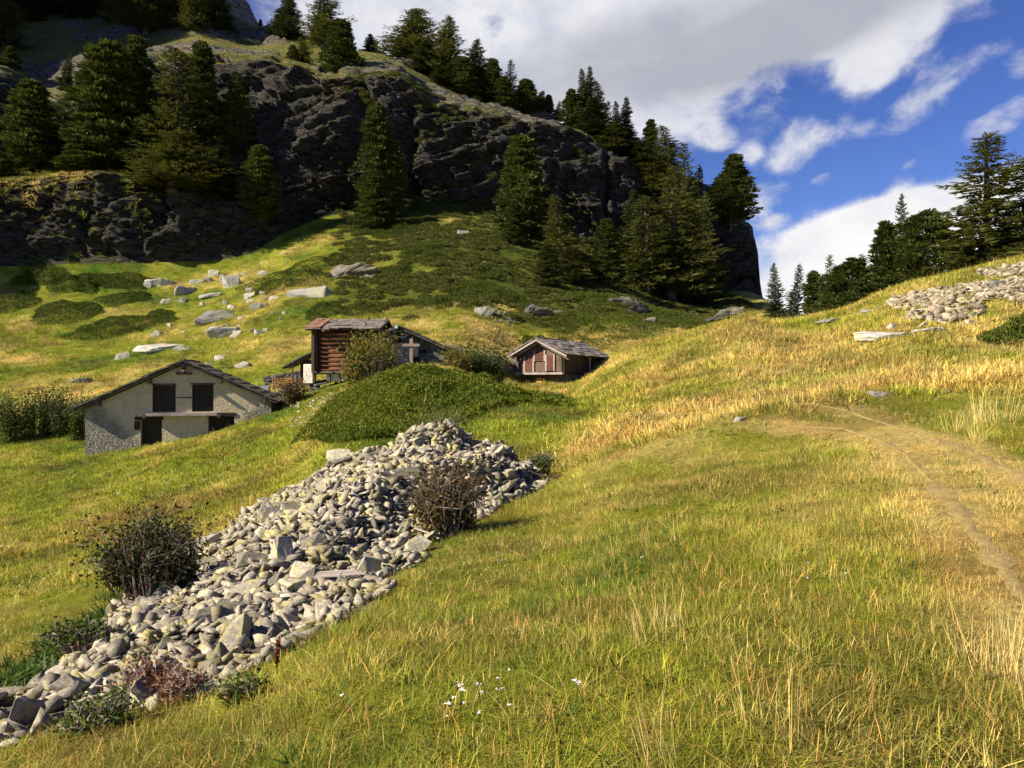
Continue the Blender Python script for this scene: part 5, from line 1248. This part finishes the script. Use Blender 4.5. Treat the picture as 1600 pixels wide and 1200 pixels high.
# --- brown barn on the right, turned to the left
def hay_barn():
    Yc = 57.0; xc = (880-800)/F*Yc; rz = -R_(30)
    # local: x along the gable (right +), y into the barn, origin at the near gable corner (right end of gable)
    zb = -.75; e = empty('hay_barn', (xc, Yc, zb), rz); tag(e, 'brown wooden barn with two red brown doors and upper storey on posts, turned away right', 'barn')
    GW = 3.75; DP = 7.5; zf = 1.62; ze = 3.02; zt = 3.95
    b_ = MB()
    n = 11; top = lambda x: ze+(zt-ze)*(1-abs(x+GW/2)/(GW/2))
    for i in range(n+4):
        z = zf+.05+i*.155
        half = GW/2 if z+.1 < ze else max(0, GW/2*(zt-z-.12)/(zt-ze))
        if half > .1: b_.box(-GW/2-half, -GW/2+half, -.06-.012*(i % 2), .05, z, z+.145)
    b_.build('plank_gable', M['plank'], e)
    s_ = MB()
    for i in range(10): s_.tube((-.09, .10, zf+.08+i*.15), (-.09, DP, zf+.08+i*.15), .08, .08, 8)
    s_.build('log_side', M['logdark'], e, True)
    MB().box(-GW, -GW+.15, .06, DP, zf, ze).build('log_side', M['logdark'], e)
    MB().box(-GW+.2, -.2, .06, DP-.1, zf-.15, zf+.03).build('floor', M['logdark'], e)
    MB().box(-GW-.15, .12, -.42, -.08, zf-.16, zf).build('floor_beam', M['greywood'], e)
    def door(x0, x1, z0, z1, nm='door'):
        d_ = MB(); k = 3
        for i in range(k): d_.box(x0+(x1-x0)*i/k+.006, x0+(x1-x0)*(i+1)/k-.006, -.14, -.09, z0, z1)
        o = d_.build(nm, M['door'], e)
        f_ = MB(); f_.box(x0-.12, x0-.003, -.17, -.08, z0-.02, z1+.12); f_.box(x1+.003, x1+.12, -.17, -.08, z0-.02, z1+.12); f_.build('door_frame', M['greywood'], e)
        h_ = MB()
        for z in (z0+.2, z1-.2): h_.box(x0+.03, x1-.03, -.165, -.143, z-.04, z+.04)
        h_.build('batten', M['door'], o)
    door(-3.15, -2.5, zf+.04, zf+1.05); door(-1.30, -.75, zf+.12, zf+1.22); door(-2.30, -1.55, zf+.85, zf+1.55, 'hatch')
    for x in (-GW+.02, -.06): MB().box(x-.09, x+.09, -.34, -.18, zf, ze+.1).build('post', M['logdark'], e)
    MB().box(-.02, .10, -.16, -.03, zf-.1, ze).build('corner_board', M['greywood'], e)
    MB().tube((.35, 4.0, .6), (.35, 4.0, ze-.05), .08, .07, 8).build('side_post', M['greywood'], e)
    lo = MB()
    for i in range(9): lo.box(-GW+.45, -.15, .25, .38, .15+i*.165, .15+i*.165+.155)
    lo.build('lower_wall', M['beam'], e)
    MB().box(-2.35, -1.85, .17, .245, .55, 1.22).build('pale_hatch', M['sawn'], e)
    MB().tube((-1.6, .05, 0), (-1.6, .05, zf-.16), .11, .10, 8).build('post', M['logdark'], e)
    MB().tube((-GW+.25, .05, 0), (-GW+.25, .05, zf-.16), .12, .10, 8).build('post', M['logdark'], e)
    MB().box(-.3, -.0, .4, DP, -.4, zf-.16).build('side_footing', M['rubblewall'], e)
    OV = .75; SO = .55; cx = -GW/2; zr = zt+.12; r_ = MB(); bd = MB(); br = MB()
    for s, so in ((-1, .55), (1, .65)):
        ex = cx+s*(GW/2+so); ez = zr-(zr-ze-.12)*(GW/2+so)/(GW/2)
        bd.add([(ex, -OV, ez), (cx, -OV, zr), (cx, DP, zr), (ex, DP, ez), (ex, -OV, ez+.06), (cx, -OV, zr+.06), (cx, DP, zr+.06), (ex, DP, ez+.06)], [(0,1,2,3),(4,7,6,5),(0,4,5,1),(1,5,6,2),(2,6,7,3),(3,7,4,0)])
        slab_roof(r_, (ex, -OV-.08, ez+.07), (ex, DP+.1, ez+.07), (cx, -OV-.08, zr+.07), (cx, DP+.1, zr+.07), .055, 10, 6, .05)
        for dy, dz in ((-OV-.05, -.03), (-OV+.28, -.2)):
            br.add([(ex, dy, ez+dz-.1), (cx, dy, zr+dz-.1), (cx, dy+.06, zr+dz-.1), (ex, dy+.06, ez+dz-.1), (ex, dy, ez+dz+.05), (cx, dy, zr+dz+.05), (cx, dy+.06, zr+dz+.05), (ex, dy+.06, ez+dz+.05)], [(0,1,2,3),(4,7,6,5),(0,4,5,1),(1,5,6,2),(2,6,7,3),(3,7,4,0)])
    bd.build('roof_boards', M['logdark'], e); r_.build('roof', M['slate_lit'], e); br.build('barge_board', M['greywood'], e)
    for x, z in ((cx, zr-.16), (cx-GW/2, ze-.02), (cx+GW/2, ze-.02)): MB().tube((x, -OV+.1, z), (x, .3, z), .09, .09, 8).build('purlin', M['logdark'], e)
    return e
hay_barn()
# --- lean-to, firewood, crate
def lean_to():
    x0, y0, _ = at(470, 48.6); k = y0/F; zb = gz(x0, y0)
    e = empty('lean_to', (x0, y0, zb)); tag(e, 'small lean-to with sloping slab roof between firewood and log barn', 'shed')
    def lx(u): return (u-800)*k-x0
    def lz(v): return (600-v)*k-zb
    r_ = MB(); slab_roof(r_, (lx(446), -.5, lz(575)), (lx(446), 1.8, lz(575)), (lx(487), -.5, lz(553)), (lx(487), 1.8, lz(553)), .06, 4, 5); r_.build('roof', M['slate'], e)
    b_ = MB(); b_.tube((lx(446), -.4, lz(576.5)), (lx(487), -.4, lz(555)), .05, .05, 7); b_.tube((lx(460), -.35, 0), (lx(460), -.35, lz(569)), .05, .05, 7); b_.build('frame', M['logdark'], e)
    MB().box(lx(461), lx(486), 1.2, 1.35, -.2, lz(562)).build('back_wall', M['logdark'], e)
lean_to()
def firewood():
    x0, y0, z0 = at(443, 47.6); z0 += .66; k = y0/F
    e = empty('firewood_stack', (x0, y0, z0)); tag(e, 'orange stack of split firewood on the low stone wall', 'firewood')
    a = MB(); bb = MB(); w = 1.25; h = .62
    nx, nz = 12, 6
    for j in range(nz):
        for i in range(nx):
            x = -w/2+w*(i+.5+.5*(j % 2)*.8)/nx; z = .05+h*(j+.4)/nz; r = .05*(.75+.45*rng.random())
            a.tube((x, -.02-.05*rng.random(), z), (x, .45, z), r, r, 6)
    st = a.build('split_logs', M['sawn'], e)
    MB().box(-w/2-.06, -w/2-.02, -.05, .45, 0, h+.1).build('end_post', M['greywood'], e); MB().box(w/2+.07, w/2+.15, -.05, .45, 0, h+.1).build('end_post', M['greywood'], e)
    x1, y1, z1 = at(412, 47.6); b_ = MB()
    for q in range(4): b_.box(-.27, .27, -.02, .02, .02+q*.12, .12+q*.12); b_.box(-.27, .27, .38, .42, .02+q*.12, .12+q*.12)
    b_.box(-.30, -.26, -.03, .43, 0, .52); b_.box(.26, .30, -.03, .43, 0, .52); b_.box(-.27, .27, .0, .4, .4, .44)
    c_ = b_.build('crate', M['bluegrey']); c_.location = (x1, y1, z1+.66); tag(c_, 'blue grey wooden crate left of the firewood stack', 'crate')
firewood()
def cross():
    Y = 36.0; x0, y0, z0 = at(643, Y); H = vz(Y, 529)-z0+.1; e = empty('wooden_cross', (x0, y0, z0-.1)); tag(e, 'plain bleached wooden cross on the knoll in front of the hut', 'cross')
    MB().box(-.075, .075, -.06, .06, 0, H).build('upright', M['cross'], e, bevel=.012)
    zc = vz(Y, 539.5)-z0+.1; MB().box(-.40, .40, -.105, -.062, zc-.07, zc+.06).build('crossbar', M['cross'], e, bevel=.012)
cross()

# ------------------------------------------------------------------ grass, straw, flowers (stuff)
def blades_mesh(name, n, rad, l0, l1, w, lean, seed, mat, droop=.5, segs=3, head=0):
    r = np.random.default_rng(seed); th = r.random(n)*6.283; rr = rad*np.sqrt(r.random(n)); P = np.stack([rr*np.cos(th), rr*np.sin(th), np.full(n, -.03)], 1)
    L = l0+(l1-l0)*r.random(n); ph = th+r.normal(0, .9, n); k = np.abs(r.normal(0, lean, n))
    dirh = np.stack([np.cos(ph), np.sin(ph), np.zeros(n)], 1); side = np.stack([-np.sin(ph), np.cos(ph), np.zeros(n)], 1)
    VV = []; TT = []; RR = []; rv = r.random(n)
    lv = np.linspace(0, 1, segs+1)
    for s in lv:
        c = P+dirh*(L*(k*s+droop*k*s*s))[:, None]+np.array((0, 0, 1.0))*(L*s*(1-.28*k*s))[:, None]
        ww = (w*(1-s*.85))*np.ones(n)
        if head and s > .6: ww = ww*head
        VV.append(c-side*ww[:, None]/2); VV.append(c+side*ww[:, None]/2)
    V = np.stack(VV, 1); m_ = 2*(segs+1); base = np.arange(n)*m_
    Q = np.concatenate([np.stack([base+2*j, base+2*j+1, base+2*j+3, base+2*j+2], 1) for j in range(segs)])
    return mesh_np(name, V.reshape(-1, 3), Q, None, mat, False, {'rnd': ('POINT', 'FLOAT', np.repeat(rv, m_))})
def proto_coll(name, meshes):
    c = bpy.data.collections.new(name)
    for i, me in enumerate(meshes):
        o = bpy.data.objects.new(f'{name}_{i:02d}', me); c.objects.link(o)
    return c
def scatter(name, coll, npro, X, Y, S, tint, label, cat, tilt=.1, zoff=0.0, Zs=None):
    n = len(X); Z = ground(X, Y)+zoff; nr_ = normal_at(X, Y, .4)
    rx = -np.arcsin(np.clip(nr_[:, 1], -1, 1))*.7+rng.normal(0, tilt, n); ry = np.arcsin(np.clip(nr_[:, 0], -1, 1))*.7+rng.normal(0, tilt, n)
    # spin first (z) then tip: instance rotation is XYZ euler, so spin is left to the prototype choice plus small twist
    rot = np.stack([rx, ry, rng.random(n)*6.283], 1)
    # keep slope alignment true for any spin
    Rz = rot[:, 2]; Mx = euler_mats(rx, ry, np.zeros(n)); Mz = euler_mats(np.zeros(n), np.zeros(n), Rz); R = Mx@Mz
    ey = -np.arcsin(np.clip(R[:, 2, 0], -1, 1)); ex = np.arctan2(R[:, 2, 1], R[:, 2, 2]); ez = np.arctan2(R[:, 1, 0], R[:, 0, 0]); rot = np.stack([ex, ey, ez], 1)
    sv = np.stack([S, S, S if Zs is None else Zs], 1)
    me = mesh_np(name, np.stack([X, Y, Z], 1), None, None, None, False, {'rot': ('POINT', 'FLOAT_VECTOR', rot), 'sc': ('POINT', 'FLOAT_VECTOR', sv), 'idx': ('POINT', 'INT', rng.integers(0, npro, n)),
        'tint': ('POINT', 'FLOAT_COLOR', np.concatenate([tint, np.ones((n, 1))], 1))})
    o = link(name, me); tag(o, label, cat, kind='stuff')
    ng = bpy.data.node_groups.new(name+'_scatter', 'GeometryNodeTree'); ng.interface.new_socket('Geometry', in_out='INPUT', socket_type='NodeSocketGeometry'); ng.interface.new_socket('Geometry', in_out='OUTPUT', socket_type='NodeSocketGeometry')
    gi = ng.nodes.new('NodeGroupInput'); go = ng.nodes.new('NodeGroupOutput'); ip = ng.nodes.new('GeometryNodeInstanceOnPoints'); ci = ng.nodes.new('GeometryNodeCollectionInfo')
    ci.inputs['Collection'].default_value = coll; ci.inputs['Separate Children'].default_value = True; ci.inputs['Reset Children'].default_value = True
    def na_(nm, ty):
        q = ng.nodes.new('GeometryNodeInputNamedAttribute'); q.data_type = ty; q.inputs['Name'].default_value = nm; return q.outputs['Attribute']
    ng.links.new(gi.outputs[0], ip.inputs['Points']); ng.links.new(ci.outputs[0], ip.inputs['Instance']); ip.inputs['Pick Instance'].default_value = True
    ng.links.new(na_('idx', 'INT'), ip.inputs['Instance Index']); ng.links.new(na_('rot', 'FLOAT_VECTOR'), ip.inputs['Rotation']); ng.links.new(na_('sc', 'FLOAT_VECTOR'), ip.inputs['Scale'])
    ng.links.new(ip.outputs[0], go.inputs[0]); md = o.modifiers.new('scatter', 'NODES'); md.node_group = ng
    return o
def field_points(bands, umin=-260, umax=1860):
    """points on the meadow, thinner with distance: bands of (Y0, Y1, per m2)"""
    XX = []; YY = []
    for y0, y1, d in bands:
        s0, s1 = (umin-800)/F, (umax-800)/F; n = int((s1-s0)*(y1*y1-y0*y0)/2*d); y = np.sqrt(y0*y0+(y1*y1-y0*y0)*rng.random(n)); XX.append((s0+(s1-s0)*rng.random(n))*y); YY.append(y)
    return np.concatenate(XX), np.concatenate(YY)
HOUSES = [(-18.6,47,5.6,4.6),(-10,49,2.7,3),(-6,52,2.4,3.3),(6.2,60,3.0,3.6)]
def on_turf(x, y, marg=.0):
    ok = poly_sd(x, y, HPOLY) < -.02-marg*0
    for (cx, cy, a, b) in HOUSES: ok &= (np.abs(x-cx) > a) | (np.abs(y-cy) > b)
    return ok & (np.arctan2(x, y) > -2)
TUFT = proto_coll('turf_tuft', [blades_mesh('turf_tuft', 38, .14, .03, .115, .0048, .9, 900+k, M['blade'], .7) for k in range(6)])
FAR = proto_coll('far_tuft', [blades_mesh('far_tuft', 26, .26, .08, .24, .024, .7, 930+k, M['blade'], segs=2) for k in range(4)])
STRAWT = proto_coll('straw_tuft', [blades_mesh('straw_tuft', 16, .11, .16, .50, .003, .34, 960+k, M['blade'], .5, 5, 1.7) for k in range(5)])
SEED = proto_coll('seed_stem', [blades_mesh('seed_stem', 9, .16, .06, .17, .0034, .25, 990+k, M['blade'], .3, 5, 2.2) for k in range(4)])
FORB = proto_coll('forb', [blades_mesh('forb', 16, .07, .05, .13, .026, .9, 1020+k, M['blade'], .5, 3) for k in range(4)])
# near turf
x, y = field_points([(1.2, 5, 150), (5, 9, 110), (9, 14, 64), (14, 22, 34)]); x2, y2 = field_points([(1.0, 7, 60)], 1860, 3400); x3, y3 = field_points([(1.0, 7, 50)], -1600, -260); x = np.r_[x, x2, x3]; y = np.r_[y, y2, y3]; ok = on_turf(x, y); x, y = x[ok], y[ok]
pd = path_d(x, y); keepp = (pd > .18+.14*vnoise(x*2, y*2)) | (rng.random(len(x)) < .7); x, y, pd = x[keepp], y[keepp], pd[keepp]
tint = grass_col(x, y)*(.75+.5*rng.random((len(x), 1)))*(1+.55*fbm(x*1.6, y*1.6, 61, 3))[:, None]; jj = (rng.random(len(x)) < .15) | ((pd < .3) & (rng.random(len(x)) < .85)); tint[jj] = STRAW*(.7+.5*rng.random((jj.sum(), 1))); jj = rng.random(len(x)) < .18; tint[jj] = RUST*(.6+.5*rng.random((jj.sum(), 1)))
S = (.65+.65*rng.random(len(x)))*(1+.5*np.clip((y-6)/16, 0, 1))*np.where(pd < .35, .55, 1)*(1+.35*fbm(x*.5, y*.5, 6, 3))
scatter('grass', TUFT, 6, x, y, S, tint, 'short mixed green and yellow meadow grass in the foreground', 'grass')
# farther turf
x, y = field_points([(16, 24, 12), (24, 36, 11), (36, 52, 8.5), (52, 80, 6), (80, 108, 3)]); ok = on_turf(x, y) & (path_d(x, y) > .3); x, y = x[ok], y[ok]
tint = grass_col(x, y)*(.6+.75*rng.random((len(x), 1)))*(1+.5*fbm(x*.5, y*.5, 62, 3))[:, None]; h = heath_mask(x, y); hk = rng.random(len(x)) > h*.8; x, y, tint = x[hk], y[hk], tint[hk]
S = (.7+.6*rng.random(len(x)))*(1+.25*np.clip((y-30)/50, 0, 1))*(1+.45*(dryness(x, y)-.5))
scatter('grass', FAR, 4, x, y, S, tint, 'sunlit meadow grass on the farther slopes', 'grass')
# straw
x, y = field_points([(2.5, 7, .12), (7, 14, .3), (14, 22, 1.1), (22, 34, 1.8), (34, 50, 1.2), (50, 78, .7)]); d = dryness(x, y)
u = upx(x, y)
ok = on_turf(x, y) & (path_d(x, y) > .4) & (rng.random(len(x)) < sstep((d-.45)/.4)*.95+.04) & (vnoise(x*.6, y*.6, 11)+.15 > rng.random(len(x))-.6) & ~((x < -3) & (y < 20) & (d < .6)); x, y = x[ok], y[ok]
tint = np.array((.58, .44, .16))*(.65+.55*rng.random((len(x), 1))); S = (.45+.6*rng.random(len(x))**1.5)*(1+.5*np.clip((y-10)/25, 0, 1))
scatter('dry_grass', STRAWT, 5, x, y, S, tint, 'tall bleached straw tufts standing in the meadow', 'dry grass', .12)
# the tall pale tussocks one sees singly in the front of the meadow
tx = []
for (u, v, nn_, sc_) in [(1220,1140,4,.6),(1010,860,4,.6),(1045,985,6,.6),(1570,1040,9,.75),(1590,1060,5,.8),(1330,600,9,1.3),(1290,600,6,1.1),(1370,590,9,1.4),(1420,575,6,1.2),(1520,670,9,1.2),(1480,690,5,1.0),(1550,660,8,1.2),(1570,560,7,1.2),(1000,1190,3,.55),(1240,890,3,.5),(1160,560,6,1.2),(1230,590,6,1.2),(860,770,3,.6),(1120,660,3,.8)]:
    x_, y_, z_ = hit(u, v)
    for q in range(nn_): tx.append((x_+rng.normal(0, .07+.012*y_), y_+rng.normal(0, .06+.012*y_), sc_*(.8+.5*rng.random())))
tx = np.array(tx); scatter('dry_grass', STRAWT, 5, tx[:, 0], tx[:, 1], tx[:, 2], np.array((.66, .53, .24))*(.8+.4*rng.random((len(tx), 1))), 'pale tall tussocks standing out from the turf', 'dry grass', .14)
# rusty seed heads
x, y = field_points([(2, 6, 24), (6, 11, 18), (11, 18, 9)], 150, 1860); o_ = fbm(x*.35+40, y*.35, 7.7, 4); ok = on_turf(x, y) & (path_d(x, y) > .35) & (rng.random(len(x)) < sstep((o_+.25)/.5)*.8+.12); x, y = x[ok], y[ok]
tint = np.where(rng.random((len(x), 1)) < .55, np.array((.44, .25, .085)), np.array((.52, .39, .15)))*(.6+.7*rng.random((len(x), 1)))
scatter('seed_heads', SEED, 4, x, y, .6+.6*rng.random(len(x)), tint, 'brown seed heads sprinkled through the front meadow', 'seed heads', .12)
# broad leaved weeds in the turf
x, y = field_points([(1.5, 6, 9), (6, 12, 6), (12, 20, 3)]); ok = on_turf(x, y) & (path_d(x, y) > .35) & (fbm(x*.5, y*.5, 21, 3) > -.05); x, y = x[ok], y[ok]
scatter('leafy_weeds', FORB, 4, x, y, .35+.5*rng.random(len(x)), np.array((.055, .10, .018))*(.7+.7*rng.random((len(x), 1))), 'low broad leaved weeds among the grass', 'weeds', .2)
hp = HPOLY[12:]; ex_ = []
for q in range(900):
    i = rng.integers(0, len(hp)-1); t = rng.random(); p = hp[i]+(hp[i+1]-hp[i])*t; ex_.append(p+np.array((-abs(rng.normal(.1, .35)), rng.normal(0, .2))))
ex_ = np.array(ex_); scatter('leafy_weeds', FORB, 4, ex_[:, 0], ex_[:, 1], .9+1.2*rng.random(len(ex_)), np.array((.045, .085, .015))*(.7+.7*rng.random((len(ex_), 1))), 'dark green weeds along the left edge of the stone heap', 'weeds', .2)
# heath shrubs on the middle slope
HE = []
for k in range(4):
    n = 420; t = rng.random(n)*6.283; rr = np.sqrt(rng.random(n)); p = np.stack([.55*rr*np.cos(t), .55*rr*np.sin(t), 0.24*np.sqrt(1-rr**2*.95)*(.35+.65*rng.random(n))], 1)
    D = rng.normal(size=(n, 3)); D[:, 2] = np.abs(D[:, 2])+.3; HE.append(leaf_mesh('heath_tuft', [cards(p, D, .07+.09*rng.random(n), .05, None, .1)], M['heath']))
HEC = proto_coll('heath_tuft', HE)
x, y = field_points([(58, 75, 1.5), (75, 125, 1.35)], 400, 1230); ok = (rng.random(len(x)) < heath_mask(x, y)*.92) & on_turf(x, y); r = np.hypot(x, y)
ok &= fbm(x*.2, y*.2, 31, 3) > -.34
x, y = x[ok], y[ok]; scatter('heath', HEC, 4, x, y, .7+.9*rng.random(len(x)), np.ones((len(x), 3)), 'dark dwarf shrub heath covering the middle slope', 'heath', .1, -.03)
# small white flowers
def flower_mesh(seed):
    r = np.random.default_rng(seed); V = []; T = []
    b_ = MB(); H = .16+.05*r.random(); b_.tube((0, 0, -.02), (.01, .01, H), .0022, .0016, 4); ns = len(b_.f)
    for q in range(6):
        cx, cy = r.normal(0, .010, 2); n = 6; z = H+r.normal(0, .003)
        b_.add([(cx+.007*math.cos(k*math.pi/3)+.01, cy+.007*math.sin(k*math.pi/3)+.01, z) for k in range(n)]+[(.01+cx, .01+cy, z-.006)], [tuple(range(n))]+[((k+1) % n, k, n) for k in range(n)])
    me = bpy.data.meshes.new('flower'); me.from_pydata(b_.v, [], b_.f); me.materials.append(M['bushgreen']); me.materials.append(M['petal'])
    for i, p in enumerate(me.polygons): p.material_index = 0 if i < ns else 1
    return me
FL = proto_coll('flower', [flower_mesh(s) for s in (1, 2, 3)])
x, y = field_points([(2.5, 6, 1.1), (6, 11, 1.0), (11, 24, .55)]); cl = fbm(x*.55, y*.55, 51, 3); ok = on_turf(x, y) & (path_d(x, y) > .4) & (cl > -.02); x, y = x[ok], y[ok]
ex_ = []
for (u, v, nn_, sp) in [(750,905,26,.35),(770,1100,7,.12),(735,1125,8,.10),(1060,655,40,1.2),(1000,668,30,1.2),(250,760,40,1.6),(80,905,40,.9),(300,770,40,1.5),(810,1010,3,.1),(930,1100,2,.08)]:
    x_, y_, z_ = hit(u, v)
    for q in range(nn_): ex_.append((x_+rng.normal(0, sp), y_+rng.normal(0, sp*.8)))
ex_ = np.array(ex_); x = np.r_[x, ex_[:, 0]]; y = np.r_[y, ex_[:, 1]]; ok = on_turf(x, y); x, y = x[ok], y[ok]
scatter('wild_flowers', FL, 3, x, y, (.45+.4*rng.random(len(x)))*(1+np.clip((y-8)/14, 0, 1.2)), np.ones((len(x), 3)), 'tiny white flowers sprinkled over the meadow', 'flowers', .12)
